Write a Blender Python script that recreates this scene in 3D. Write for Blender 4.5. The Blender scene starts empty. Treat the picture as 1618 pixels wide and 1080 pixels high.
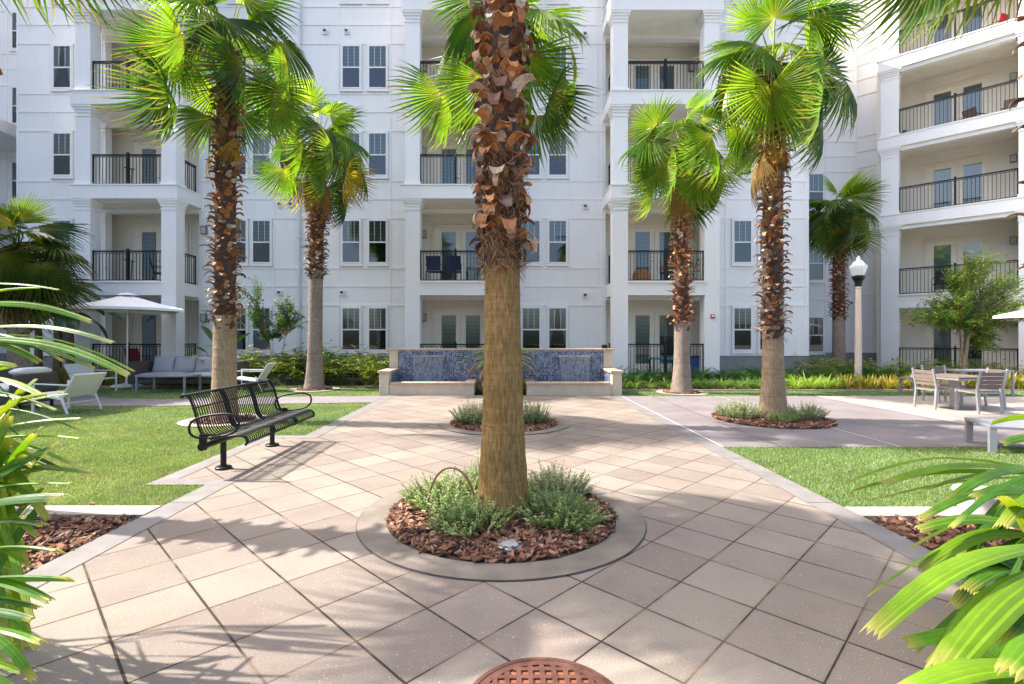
import bpy, math, random
import numpy as np
from mathutils import Vector, Matrix
R = math.radians
PI = math.pi
scene = bpy.context.scene
COL = scene.collection

# ---------------------------------------------------------------- camera, sky, sun, exposure
CAMH = 1.45
cd = bpy.data.cameras.new('camera'); cam = bpy.data.objects.new('camera', cd); COL.objects.link(cam)
cam.location = (0, 0, CAMH); cam.rotation_euler = (R(90), 0, 0)
cd.sensor_width = 36.0; cd.lens = 793.0 / 1618.0 * 36.0
cd.shift_x = 13.0 / 1618.0; cd.shift_y = -7.0 / 1618.0
cd.clip_start = 0.02; cd.clip_end = 500
scene.camera = cam

SUN_EL = R(47.0)
SUN_D = Vector((math.cos(SUN_EL) * 0.988, -math.cos(SUN_EL) * 0.155, -math.sin(SUN_EL)))   # light travels this way
w = bpy.data.worlds.new('World'); scene.world = w; w.use_nodes = True
nt = w.node_tree; nt.nodes.clear()
sky = nt.nodes.new('ShaderNodeTexSky'); sky.sky_type = 'NISHITA'; sky.sun_disc = False
sky.sun_elevation = SUN_EL; sky.sun_rotation = math.atan2(-SUN_D.x, -SUN_D.y)
sky.air_density = .8; sky.dust_density = 4.0; sky.ozone_density = 1.0
bg = nt.nodes.new('ShaderNodeBackground'); bg.inputs['Strength'].default_value = 0.15
wo = nt.nodes.new('ShaderNodeOutputWorld')
nt.links.new(sky.outputs[0], bg.inputs[0]); nt.links.new(bg.outputs[0], wo.inputs[0])
sd = bpy.data.lights.new('sun', 'SUN'); sd.energy = 3.05; sd.angle = R(0.6); sd.color = (1.0, 0.945, 0.875)
so = bpy.data.objects.new('sun', sd); COL.objects.link(so); so.location = (-20, 5, 30)
so.rotation_euler = SUN_D.to_track_quat('-Z', 'Y').to_euler()
scene.view_settings.view_transform = 'Standard'; scene.view_settings.look = 'None'
scene.view_settings.exposure = 1.76; scene.view_settings.gamma = 1.0
scene.render.engine = 'CYCLES'
scene.cycles.max_bounces = 8; scene.cycles.diffuse_bounces = 4; scene.cycles.transparent_max_bounces = 12

# ---------------------------------------------------------------- helpers
class MB:
    """collects arrays of vertices and faces; build() links them as one mesh object"""
    def __init__(s):
        s.V = []; s.F = []; s.C = []; s.n = 0; s.T = None; s.col = (1, 1, 1)
    def add(s, vs, fs, col=None):
        vs = np.asarray(vs, dtype=float).reshape(-1, 3)
        if s.T is not None:
            M = np.array(s.T); vs = vs @ M[:3, :3].T + M[:3, 3]
        if isinstance(fs, np.ndarray): s.F.append(fs + s.n)
        else:
            by = {}
            for f in fs: by.setdefault(len(f), []).append(f)
            for k, a in by.items(): s.F.append(np.array(a) + s.n)
        if col is None: col = s.col
        c = np.asarray(col, dtype=float)
        if c.ndim == 1: c = np.tile(c[:3], (len(vs), 1))
        s.C.append(c); s.V.append(vs); s.n += len(vs)
        return s
    def box(s, x0, x1, y0, y1, z0, z1, col=None):
        v = [(x, y, z) for x in (x0, x1) for y in (y0, y1) for z in (z0, z1)]
        f = [(0, 1, 3, 2), (4, 6, 7, 5), (0, 4, 5, 1), (2, 3, 7, 6), (0, 2, 6, 4), (1, 5, 7, 3)]
        return s.add(v, f, col)
    def cbox(s, c, d, col=None):
        return s.box(c[0]-d[0]/2, c[0]+d[0]/2, c[1]-d[1]/2, c[1]+d[1]/2, c[2]-d[2]/2, c[2]+d[2]/2, col)
    def tube(s, pts, rad, n=8, col=None, cap=True, closed=False, flat=1.0):
        P = np.asarray(pts, dtype=float); m = len(P)
        if np.isscalar(rad): rad = [rad] * m
        T = np.zeros_like(P)
        for i in range(m):
            if closed: d = P[(i+1) % m] - P[i-1]
            else: d = P[min(i+1, m-1)] - P[max(i-1, 0)]
            T[i] = d / (np.linalg.norm(d) + 1e-12)
        up = np.array([0, 0, 1.0]) if abs(T[0][2]) < .9 else np.array([1.0, 0, 0])
        a = np.cross(up, T[0]); a /= np.linalg.norm(a)
        vs = []
        ang = np.arange(n) * 2 * PI / n
        for i in range(m):
            a = a - T[i] * np.dot(a, T[i]); a /= (np.linalg.norm(a) + 1e-12)
            b = np.cross(T[i], a)
            vs.append(P[i] + rad[i] * (np.outer(np.cos(ang), a) + flat * np.outer(np.sin(ang), b)))
        vs = np.concatenate(vs)
        fs = []
        mm = m if closed else m - 1
        for i in range(mm):
            i2 = (i + 1) % m
            for k in range(n):
                k2 = (k + 1) % n
                fs.append((i*n+k, i*n+k2, i2*n+k2, i2*n+k))
        if cap and not closed:
            fs.append(tuple(range(n))[::-1]); fs.append(tuple((m-1)*n + k for k in range(n)))
        if col is not None and not np.isscalar(col) and np.ndim(col) == 2:
            col = np.repeat(np.asarray(col), n, axis=0)
        return s.add(vs, fs, col)
    def lathe(s, prof, n=24, c=(0, 0, 0), col=None, sx=1.0, sy=1.0):
        vs = []; fs = []; m = len(prof)
        for r, z in prof:
            for k in range(n):
                a = 2 * PI * k / n; vs.append((c[0] + r*sx*math.cos(a), c[1] + r*sy*math.sin(a), c[2] + z))
        for i in range(m-1):
            for k in range(n):
                k2 = (k+1) % n; fs.append((i*n+k, i*n+k2, (i+1)*n+k2, (i+1)*n+k))
        if prof[0][0] > 1e-6: fs.append(tuple(range(n))[::-1])
        if prof[-1][0] > 1e-6: fs.append(tuple((m-1)*n+k for k in range(n)))
        return s.add(vs, fs, col)
    def poly(s, pts, z, col=None):
        return s.add([(p[0], p[1], z) for p in pts], [tuple(range(len(pts)))], col)
    def prism(s, pts, z0, z1, col=None):
        n = len(pts); v = [(p[0], p[1], z0) for p in pts] + [(p[0], p[1], z1) for p in pts]
        f = [tuple(range(n))[::-1], tuple(range(n, 2*n))] + [(i, (i+1) % n, n+(i+1) % n, n+i) for i in range(n)]
        return s.add(v, f, col)
    def data(s, name, mat, smooth=False):
        me = bpy.data.meshes.new(name)
        V = np.concatenate(s.V); 
        li = np.concatenate([f.ravel() for f in s.F]).astype(np.int32)
        tot = np.concatenate([np.full(len(f), f.shape[1]) for f in s.F])
        st = np.concatenate([[0], np.cumsum(tot)[:-1]]).astype(np.int32)
        me.vertices.add(len(V)); me.vertices.foreach_set('co', V.ravel().astype(np.float32))
        me.loops.add(len(li)); me.loops.foreach_set('vertex_index', li)
        me.polygons.add(len(tot)); me.polygons.foreach_set('loop_start', st)
        me.polygons.foreach_set('use_smooth', np.full(len(tot), bool(smooth)))
        me.update(calc_edges=True)
        at = me.color_attributes.new('Col', 'FLOAT_COLOR', 'POINT')
        C = np.concatenate(s.C); C = np.hstack([C, np.ones((len(C), 1))])
        at.data.foreach_set('color', C.ravel().astype(np.float32))
        me.materials.append(mat)
        return me
    def build(s, name, mat, parent=None, smooth=False, bevel=0, segs=2, auto=None):
        o = bpy.data.objects.new(name, s.data(name, mat, smooth)); COL.objects.link(o)
        if parent: o.parent = parent
        if bevel:
            b = o.modifiers.new('bevel', 'BEVEL'); b.width = bevel; b.segments = segs; b.limit_method = 'ANGLE'
        return o

def tag(o, label=None, cat=None, group=None, kind=None):
    if label: o['label'] = label
    if cat: o['category'] = cat
    if group: o['group'] = group
    if kind: o['kind'] = kind
    return o
def thing(name, label, cat, loc=(0, 0, 0), rz=0, group=None):
    o = bpy.data.objects.new(name, None); COL.objects.link(o); o.empty_display_size = .2
    o.location = loc; o.rotation_euler = (0, 0, rz)
    return tag(o, label, cat, group)
def kids(o): return [c for c in bpy.data.objects if c.parent == o]
def dup(root, loc, rz=0, label=None, group=None, sc=None):
    r = root.copy(); COL.objects.link(r); r.location = loc; r.rotation_euler = (0, 0, rz)
    if sc: r.scale = (sc, sc, sc) if np.isscalar(sc) else sc
    if label: r['label'] = label
    if group: r['group'] = group
    for ch in kids(root):
        c = ch.copy(); COL.objects.link(c); c.parent = r
        for g in kids(ch):
            d = g.copy(); COL.objects.link(d); d.parent = c
    return r
def ground_pt(px, py, z=0.0):
    Y = 793.0 * (CAMH - z) / (py - 533.0); return ((px - 796.0) / 793.0 * Y, Y)
def at(px, py, Y):
    return np.array(((px - 796.0) / 793.0 * Y, Y, CAMH - (py - 533.0) / 793.0 * Y))

# ---------------------------------------------------------------- materials
class NT:
    def __init__(s, name):
        s.m = bpy.data.materials.new(name); s.m.use_nodes = True; s.t = s.m.node_tree; s.t.nodes.clear()
        s.out = s.n('ShaderNodeOutputMaterial')
    def n(s, typ, **kw):
        nd = s.t.nodes.new(typ)
        for k, v in kw.items(): setattr(nd, k, v)
        return nd
    def l(s, a, b): s.t.links.new(a, b)
    def val(s, sock, x):
        if hasattr(x, 'is_output') or hasattr(x, 'links'): s.l(x, sock)
        else: sock.default_value = x
    def math(s, op, a, b=0.0, c=None):
        nd = s.n('ShaderNodeMath', operation=op); s.val(nd.inputs[0], a); s.val(nd.inputs[1], b)
        if c is not None: s.val(nd.inputs[2], c)
        return nd.outputs[0]
    def mix(s, f, a, b, blend='MIX'):
        nd = s.n('ShaderNodeMix', data_type='RGBA', blend_type=blend)
        s.val(nd.inputs[0], f); s.val(nd.inputs[6], a if hasattr(a, 'links') else (*a, 1)); s.val(nd.inputs[7], b if hasattr(b, 'links') else (*b, 1))
        return nd.outputs[2]
    def coord(s, which='Object'):
        return s.n('ShaderNodeTexCoord').outputs[which]
    def noise(s, co, scale, detail=4, rough=.55):
        nd = s.n('ShaderNodeTexNoise'); s.l(co, nd.inputs['Vector']); nd.inputs['Scale'].default_value = scale
        nd.inputs['Detail'].default_value = detail; nd.inputs['Roughness'].default_value = rough
        return nd.outputs[0]
    def ramp(s, f, lo, hi, a=(0, 0, 0), b=(1, 1, 1)):
        nd = s.n('ShaderNodeValToRGB'); s.l(f, nd.inputs[0]); e = nd.color_ramp.elements
        e[0].position = lo; e[1].position = hi; e[0].color = (*a, 1); e[1].color = (*b, 1)
        return nd.outputs[0]
    def bump(s, h, st, dist=.01):
        nd = s.n('ShaderNodeBump'); s.l(h, nd.inputs['Height']); nd.inputs['Strength'].default_value = st
        nd.inputs['Distance'].default_value = dist
        return nd.outputs[0]
    def bsdf(s, col, rough=.6, metal=0, normal=None, spec=None):
        p = s.n('ShaderNodeBsdfPrincipled'); s.val(p.inputs['Base Color'], col if hasattr(col, 'links') else (*col, 1))
        s.val(p.inputs['Roughness'], rough); p.inputs['Metallic'].default_value = metal
        if normal is not None: s.l(normal, p.inputs['Normal'])
        if spec is not None: p.inputs['Specular IOR Level'].default_value = spec
        s.l(p.outputs[0], s.out.inputs[0]); s.p = p
        return p
    def attr(s):
        nd = s.n('ShaderNodeAttribute'); nd.attribute_name = 'Col'; return nd.outputs['Color']

def pm(name, col, rough=.6, var=.12, scale=6, bump=0.0, bscale=60, metal=0, spec=None, attr=False, stretch=None, bdist=.01):
    t = NT(name); co = t.coord()
    if stretch:
        mp = t.n('ShaderNodeMapping'); t.l(co, mp.inputs[0]); mp.inputs['Scale'].default_value = stretch; co = mp.outputs[0]
    n1 = t.noise(co, scale)
    lo = tuple(c * (1 - var) for c in col); hi = tuple(min(1, c * (1 + var)) for c in col)
    c = t.ramp(n1, .3, .7, lo, hi)
    if attr: c = t.mix(1.0, t.attr(), c, 'MULTIPLY')
    nm = t.bump(t.noise(co, bscale, 6, .65), bump, bdist) if bump else None
    t.bsdf(c, rough, metal, nm, spec)
    return t.m

def leaf_mat(name, trans=.4, rough=.38, scale=18, spec=.4, tint=(1, 1, 1)):
    t = NT(name); co = t.coord()
    c = t.mix(1.0, t.attr(), t.ramp(t.noise(co, scale, 3), .3, .7, (.8, .8, .8), (1.15, 1.15, 1.15)), 'MULTIPLY')
    c = t.mix(1.0, c, tint, 'MULTIPLY')
    p = t.bsdf(c, rough, 0, None, spec)
    tr = t.n('ShaderNodeBsdfTranslucent')
    t.l(t.mix(1.0, c, (1.75, 1.7, .45), 'MULTIPLY'), tr.inputs[0])
    mx = t.n('ShaderNodeMixShader'); mx.inputs[0].default_value = trans
    t.l(p.outputs[0], mx.inputs[1]); t.l(tr.outputs[0], mx.inputs[2]); t.l(mx.outputs[0], t.out.inputs[0])
    return t.m

TILE = .5846
def paving_mat():
    t = NT('paving_tiles'); co = t.coord()
    sp = t.n('ShaderNodeSeparateXYZ'); t.l(co, sp.inputs[0]); x, y = sp.outputs[0], sp.outputs[1]
    u = t.math('DIVIDE', t.math('SUBTRACT', t.math('ADD', x, y), 1.106), TILE)
    v = t.math('DIVIDE', t.math('SUBTRACT', t.math('SUBTRACT', y, x), 4.853), TILE)
    fu, fv = t.math('FRACT', t.math('ADD', u, 100)), t.math('FRACT', t.math('ADD', v, 100))
    iu, iv = t.math('FLOOR', u), t.math('FLOOR', v)
    du = t.math('MINIMUM', fu, t.math('SUBTRACT', 1, fu)); dv = t.math('MINIMUM', fv, t.math('SUBTRACT', 1, fv))
    wob = t.math('MULTIPLY', t.math('SUBTRACT', t.noise(co, 9, 4), .5), .012)
    ju = t.math('LESS_THAN', du, t.math('ADD', .015, wob)); jv = t.math('LESS_THAN', dv, t.math('ADD', .011, wob))
    joint = t.math('MAXIMUM', ju, jv)
    cb = t.n('ShaderNodeCombineXYZ'); t.l(iu, cb.inputs[0]); t.l(iv, cb.inputs[1])
    wn = t.n('ShaderNodeTexWhiteNoise'); wn.noise_dimensions = '2D'; t.l(cb.outputs[0], wn.inputs['Vector'])
    # every fifth row either way is of cream tiles
    mu = t.math('LESS_THAN', t.math('MODULO', t.math('ADD', iu, 102), 5.0), .5)
    mv = t.math('LESS_THAN', t.math('MODULO', t.math('ADD', iv, 101), 5.0), .5)
    cream = t.math('MAXIMUM', mu, mv)
    grey = t.ramp(wn.outputs[0], 0, 1, (.235, .192, .163), (.292, .243, .207))
    crm = t.ramp(wn.outputs[0], 0, 1, (.278, .233, .193), (.32, .272, .228))
    c = t.mix(cream, grey, crm)
    c = t.mix(.9, c, t.ramp(t.noise(co, 2.2, 5), .3, .72, (.84, .82, .80), (1.12, 1.11, 1.10)), 'MULTIPLY')
    c = t.mix(.8, c, t.ramp(t.noise(co, 160, 3), .3, .7, (.66, .65, .63), (1.28, 1.28, 1.27)), 'MULTIPLY')
    vo = t.n('ShaderNodeTexVoronoi'); t.l(co, vo.inputs['Vector']); vo.inputs['Scale'].default_value = 58
    fl = t.math('MULTIPLY', t.math('LESS_THAN', vo.outputs['Distance'], t.math('MULTIPLY', t.noise(co, 60, 2), .36)), t.math('GREATER_THAN', t.noise(co, 25, 2), .54))
    c = t.mix(fl, c, (.42, .375, .33))
    vo2 = t.n('ShaderNodeTexVoronoi'); t.l(co, vo2.inputs['Vector']); vo2.inputs['Scale'].default_value = 70
    fl2 = t.math('MULTIPLY', t.math('LESS_THAN', vo2.outputs['Distance'], .14), t.math('GREATER_THAN', t.noise(co, 20, 2), .62))
    c = t.mix(fl2, c, (.10, .08, .06))
    c = t.mix(t.math('MULTIPLY', t.math('SUBTRACT', 1, joint), t.ramp(t.math('MINIMUM', du, dv), .012, .05, (.35, .35, .35), (0, 0, 0))), c, (.22, .16, .11))
    c = t.mix(joint, c, t.ramp(t.noise(co, 1.6, 3), .50, .62, (.04, .03, .022), (.22, .16, .11)))
    st = t.noise(co, 1.1, 7, .7); st2 = t.noise(co, 6.5, 5, .65)
    c = t.mix(t.math('MULTIPLY', t.ramp(st,   .52, .70), .22), c, (.15, .12, .095)); c = t.mix(t.math('MULTIPLY', t.ramp(st2, .60, .74), .30), c, (.15, .115, .09))
    h = t.math('SUBTRACT', t.math('MULTIPLY', t.noise(co, 200, 3), .12), t.math('MULTIPLY', joint, 1.0))
    t.bsdf(c, .82, 0, t.bump(h, .5, .006), .3)
    return t.m

M = {}
M['paving'] = paving_mat()
M['concrete'] = pm('border_concrete', (.21, .192, .18), .8, .16, 3.5, .25, 120, bdist=.004)
M['ring'] = pm('ring_concrete', (.205, .17, .135), .8, .28, 3.0, .25, 90, bdist=.004)
M['plaza'] = pm('plaza_concrete', (.205, .175, .172), .85, .18, 1.3, .2, 150, bdist=.004)
M['kerb'] = pm('kerb_concrete', (.36, .315, .265), .85, .14, 5, .3, 90, bdist=.004)
M['path'] = pm('path_concrete', (.22, .19, .20), .85, .12, 2, .2, 120, bdist=.004)
M['joint'] = pm('joint_sealant', (.66, .64, .62), .7, .1, 8)
M['groove'] = pm('groove', (.09, .08, .075), .9, .1, 8)
M['soil'] = pm('bed_soil', (.060, .038, .026), .95, .35, 9, .8, 45)
M['chip'] = pm('bark_chip', (1.0, 1.0, 1.0), .85, .25, 30, .4, 160, attr=True)
M['turfbase'] = pm('turf_base', (.075, .13, .03), .95, .35, 30, .7, 200)
M['turf'] = leaf_mat('turf_blade', .25, .5, 1.6, .35)
M['ground'] = pm('ground_earth', (.16, .14, .11), .95, .3, .5)
def wall_mat(name, col):
    t = NT(name); co = t.coord()
    c = t.ramp(t.noise(co, .6, 5), .3, .7, tuple(k*.95 for k in col), col)
    mp = t.n('ShaderNodeMapping'); t.l(co, mp.inputs[0]); mp.inputs['Scale'].default_value = (6, 6, .5)
    c = t.mix(.5, c, t.ramp(t.noise(mp.outputs[0], 1.0, 5), .35, .7, (.95, .945, .94), (1.01, 1.01, 1.01)), 'MULTIPLY')
    t.bsdf(c, .62, 0, t.bump(t.noise(co, 140, 4), .12, .003), .35)
    return t.m
M['wall'] = wall_mat('white_wall', (.88, .865, .84))
M['porch'] = wall_mat('porch_wall', (.90, .85, .74))
M['ceil'] = pm('porch_ceiling', (.84, .79, .70), .8, .06, 3)
M['found'] = pm('foundation', (.27, .26, .255), .8, .12, 4, .2, 60)
M['vinyl'] = pm('white_vinyl', (.82, .81, .79), .4, .03, 5)
M['doorp'] = pm('cream_door_paint', (.86, .79, .66), .45, .04, 5)
M['iron'] = pm('black_rail_metal', (.009, .009, .010), .42, .2, 30, metal=.0, spec=.3)
M['steel'] = pm('brushed_metal', (.45, .45, .46), .35, .1, 30, metal=.9)
M['lampbox'] = pm('grey_lamp_metal', (.14, .14, .13), .45, .1, 12)
M['shade'] = pm('frosted_shade', (.55, .52, .46), .3, .05, 12)
M['redbox'] = pm('alarm_red', (.35, .04, .03), .4, .1, 12)
M['pipe'] = pm('downspout_paint', (.66, .68, .74), .4, .05, 4)
M['vent'] = pm('vent_grey', (.42, .42, .42), .5, .1, 12)
def glass_mat():
    t = NT('window_glass')
    g = t.n('ShaderNodeBsdfGlossy'); g.inputs['Roughness'].default_value = .02; g.inputs[0].default_value = (.8, .86, .9, 1)
    tr = t.n('ShaderNodeBsdfTransparent'); tr.inputs[0].default_value = (.55, .64, .62, 1)
    fr = t.n('ShaderNodeFresnel'); fr.inputs[0].default_value = 1.75
    mx = t.n('ShaderNodeMixShader'); t.l(t.math('ADD', fr.outputs[0], .03), mx.inputs[0])
    t.l(tr.outputs[0], mx.inputs[1]); t.l(g.outputs[0], mx.inputs[2]); t.l(mx.outputs[0], t.out.inputs[0])
    return t.m
M['glass'] = glass_mat()
def blind_mat():
    t = NT('blind_slats'); co = t.coord(); sp = t.n('ShaderNodeSeparateXYZ'); t.l(co, sp.inputs[0])
    f = t.math('FRACT', t.math('MULTIPLY', t.math('ADD', sp.outputs[2], 50), 20.0))
    t.bsdf(t.ramp(f, .1, .45, (.12, .13, .13), (.60, .62, .60)), .6)
    return t.m
M['blind'] = blind_mat()
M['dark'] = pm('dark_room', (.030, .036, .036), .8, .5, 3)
M['curtain'] = pm('white_curtain', (.6, .6, .57), .8, .25, 9, stretch=(6, 6, .3))
# ================================================================ THE SETTING
def struct(name, mb, mat, smooth=False):
    return tag(mb.build(name, mat, None, smooth), kind='structure')
def rect(x0, x1, y0, y1): return [(x0, y0), (x1, y0), (x1, y1), (x0, y1)]
def circ(c, r, n=72, sy=1.0): return [(c[0] + r*math.cos(2*PI*k/n), c[1] + r*sy*math.sin(2*PI*k/n)) for k in range(n)]
def strip(path, wd, mb, z):
    for (a, b) in zip(path[:-1], path[1:]):
        d = Vector((b[0]-a[0], b[1]-a[1])).normalized(); n_ = Vector((-d.y, d.x)) * wd / 2
        mb.poly([(a[0]+n_.x, a[1]+n_.y), (a[0]-n_.x, a[1]-n_.y), (b[0]-n_.x, b[1]-n_.y), (b[0]+n_.x, b[1]+n_.y)][::-1], z)
RING1, RING2, RING3, RING4, RING5, RING6 = (-.02, 4.12), (0.0, 8.52), (-4.90, 8.80), (-5.28, 14.0), (4.68, 13.2), (4.75, 8.90)

struct('ground', MB().poly(rect(-120, 120, -60, 200), -.06), M['ground'])
struct('paving', MB().poly([(-2.70, -3), (2.68, -3), (2.68, 12.62), (-2.70, 12.62), (-2.70, 7.22), (-3.33, 7.22), (-3.33, 5.13), (-2.70, 5.13)], 0.0), M['paving'])
# concrete borders, kerbs
m = MB()
m.poly([(-2.93, -3), (-2.70, -3), (-2.70, 5.13), (-2.93, 4.93)], .004)
m.poly([(-2.93, 4.93), (-2.70, 5.13), (-3.33, 5.13), (-3.53, 4.93)], .004)
m.poly([(-3.53, 4.93), (-3.33, 5.13), (-3.33, 7.22), (-3.53, 7.42)], .004)
m.poly([(-3.53, 7.42), (-3.33, 7.22), (-2.70, 7.22), (-2.93, 7.42)], .004)
m.poly([(-2.93, 7.42), (-2.70, 7.22), (-2.70, 12.62), (-2.93, 12.62)], .004)
m.poly(rect(2.66, 2.90, -3, 12.62), .004)
struct('border_strip', m, M['concrete'])
def ring_mb(c, r0, r1, z, n=96):
    m = MB(); o = circ(c, r1, n); i = circ(c, r0, n); m.add([(p[0], p[1], z) for p in o] + [(p[0], p[1], z) for p in i] + [(p[0], p[1], z-.05) for p in i],
        [(k, (k+1) % n, n+(k+1) % n, n+k) for k in range(n)] + [(n+k, n+(k+1) % n, 2*n+(k+1) % n, 2*n+k) for k in range(n)]); return m
for k, (c, r0, r1, z, mt) in enumerate([(RING1, .92, 1.14, .010, 'ring'), (RING2, .91, 1.12, .010, 'ring'), (RING3, .50, .70, .012, 'kerb'),
                            (RING4, .48, .68, .012, 'kerb'), (RING5, .48, .66, .012, 'kerb')]):
    struct('kerb_ring', ring_mb(c, r0, r1, z), M[mt])
m = MB()
for c, r in ((RING1, 1.147), (RING2, 1.127)): m.poly(circ(c, r), .006)
struct('ring_joint', m, M['groove'])
struct('planting_kerb', MB().box(-14, -2.93, 4.08, 4.30, -.05, .012), M['kerb'])
struct('planting_kerb', MB().box(2.90, 14, 4.05, 4.27, -.05, .012), M['kerb'])
# artificial turf
struct('lawn_base', MB().poly(rect(-22, -2.93, 4.30, 14.8), -.008), M['turfbase'])
struct('lawn_base', MB().poly(rect(2.90, 26, 4.27, 6.65), -.008), M['turfbase'])
struct('lawn_base', MB().poly(rect(2.90, 26, 12.46, 13.7), -.008), M['turfbase'])
pth = [(-2.93, 12.45), (-5.5, 12.25), (-7.6, 11.75), (-9.2, 11.9), (-11.5, 12.9), (-14, 14.3), (-15.5, 13.2), (-12.4, 11.4), (-9.6, 10.65), (-7.4, 10.62), (-5.0, 10.95), (-2.93, 11.2)]
struct('footpath', MB().poly(pth[::-1], .006), M['path'])
# plaza right
struct('plaza', MB().poly(rect(2.90, 26, 6.65, 12.46), .0), M['plaza'])
m = MB(); strip([(2.905, 6.65), (2.905, 12.46)], .022, m, .008); strip([(5.25, 6.65), (5.25, 12.46)], .018, m, .008)
struct('expansion_joint', m, M['joint'])
m = MB(); strip([(3.68, 6.65), (3.68, 12.46)], .012, m, .006); strip([(2.92, 9.9), (7.68, 9.9)], .012, m, .006); strip([(7.0, 6.65), (7.0, 8.3)], .012, m, .006)
for y in (8.0, 11.0, 11.9): strip([(-2.93, 0), (-2.94, 0)], .01, m, .006)
for py in (.2, 1.6, 3.0, 4.4, 6.0, 8.4, 9.9, 11.3): strip([(-2.93, py), (-2.70, py)], .007, m, .0065); strip([(2.66, py), (2.90, py)], .007, m, .0065)
struct('control_joint', m, M['groove'])
def patio_mat():
    t = NT('patio_tiles'); co = t.coord()
    br = t.n('ShaderNodeTexBrick'); t.l(co, br.inputs[0]); br.offset = 0.0
    br.inputs['Color1'].default_value = (.42, .36, .31, 1); br.inputs['Color2'].default_value = (.36, .305, .26, 1); br.inputs['Mortar'].default_value = (.34, .28, .24, 1)
    br.inputs['Scale'].default_value = 1.0; br.inputs['Brick Width'].default_value = .61; br.inputs['Row Height'].default_value = .61; br.inputs['Mortar Size'].default_value = .006
    t.bsdf(t.mix(.8, br.outputs[0], t.ramp(t.noise(co, 5, 5), .3, .7, (.85, .84, .83), (1.1, 1.1, 1.1)), 'MULTIPLY'), .85)
    return t.m
struct('patio', MB().poly(rect(7.68, 26, 8.35, 12.44), .005), patio_mat())
# soil under the beds
m = MB(); m.poly(rect(-14, -2.93, -2, 4.08), -.03); m.poly(rect(2.90, 14, -2, 4.05), -.03)
m.poly(rect(-26, -3.2, 14.8, 21), -.02); m.poly(rect(3.1, 30, 13.7, 26), -.02); m.poly(rect(-3.2, 3.1, 12.62, 21), -.02)
m.poly(rect(-26, -22, 4, 14.8), -.02)
struct('bed_soil', m, M['soil'])
m = MB()
for c, r, z in ((RING1, .93, .008), (RING2, .92, .008), (RING3, .51, .008), (RING4, .49, .008), (RING5, .49, .008), (RING6, .98, .006)):
    m.poly(circ(c, r), z)
struct('ring_soil', m, M['soil'])
struct('bed_edging', MB().box(-22, -3.15, 14.76, 14.82, -.03, .03), M['kerb'])
struct('bed_edging', MB().box(3.12, 26, 13.68, 13.74, -.03, .03), M['kerb'])

# ---- turf blades
def in_poly(x, y, P):
    ins = np.zeros(len(x), bool); n = len(P); j = n - 1
    for i in range(n):
        xi, yi = P[i]; xj, yj = P[j]
        c = ((yi > y) != (yj > y)) & (x < (xj - xi) * (y - yi) / (yj - yi + 1e-12) + xi); ins ^= c; j = i
    return ins
def turf(areas, seed, label):
    rg = np.random.default_rng(seed); X = []; Y = []
    for (x0, x1, y0, y1, dens) in areas:
        n = int((x1-x0)*(y1-y0)*dens); X.append(rg.uniform(x0, x1, n)); Y.append(rg.uniform(y0, y1, n))
    X = np.concatenate(X); Y = np.concatenate(Y)
    k = ~in_poly(X, Y, pth)
    k &= ~((X > -3.53) & (Y > 4.93) & (Y < 7.42) & (X < 0)) & ((X < -2.935) | (X > 2.9))
    for c, r in ((RING3, .7), (RING4, .68), (RING5, .66)): k &= (X-c[0])**2 + (Y-c[1])**2 > r*r
    k &= (np.abs((X + .016*Y) * 793 / Y) < 860)
    X, Y = X[k], Y[k]; n = len(X)
    h = rg.uniform(.011, .024, n) ; a = rg.uniform(0, 2*PI, n); wd = rg.uniform(.0016, .003, n) * (1 + Y * .10)
    lx, ly = rg.normal(0, .013, n), rg.normal(0, .013, n)
    b = np.stack([X, Y, np.full(n, -.008)], 1); s_ = np.stack([np.cos(a)*wd, np.sin(a)*wd, np.zeros(n)], 1)
    tip = b + np.stack([lx, ly, h+.008], 1)
    V = np.stack([b - s_, b + s_, tip], 1).reshape(-1, 3)
    F = np.arange(3*n).reshape(-1, 3)
    base = np.stack([rg.uniform(.14, .24, n), rg.uniform(.23, .34, n), rg.uniform(.06, .11, n)], 1)
    pch = .5+.5*np.sin(X*1.7+1.3*np.sin(Y*2.3))*np.sin(Y*1.9+1.7*np.sin(X*1.1)); pale = rg.random(n) < np.where(X > 0, .14, .22)+np.where(X > 0, .14, .34)*pch; base[pale] = np.stack([rg.uniform(.32, .44, n), rg.uniform(.36, .46, n), rg.uniform(.20, .27, n)], 1)[pale]
    m = MB(); m.add(V, F, np.repeat(base, 3, 0))
    o = m.build('turf_grass', M['turf']); tag(o, label, 'grass', kind='stuff')
turf([(-8.2, -2.93, 4.30, 6.4, 9500), (-11, -2.93, 6.4, 8.6, 5200), (-14, -2.93, 8.6, 11.2, 2000)], 1, 'short artificial grass of the left lawn behind the bench')
turf([(-17, -2.93, 11.2, 14.76, 1300)], 11, 'strip of short grass between the far footpath and the left shrub bed')
turf([(2.9, 7.4, 4.27, 5.6, 9500), (2.9, 9.2, 5.6, 6.65, 6500)], 2, 'short artificial grass of the right lawn beside the paving')
turf([(2.9, 16, 12.46, 13.68, 1300)], 12, 'narrow grass strip between the plaza and the right planting bed')

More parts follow.
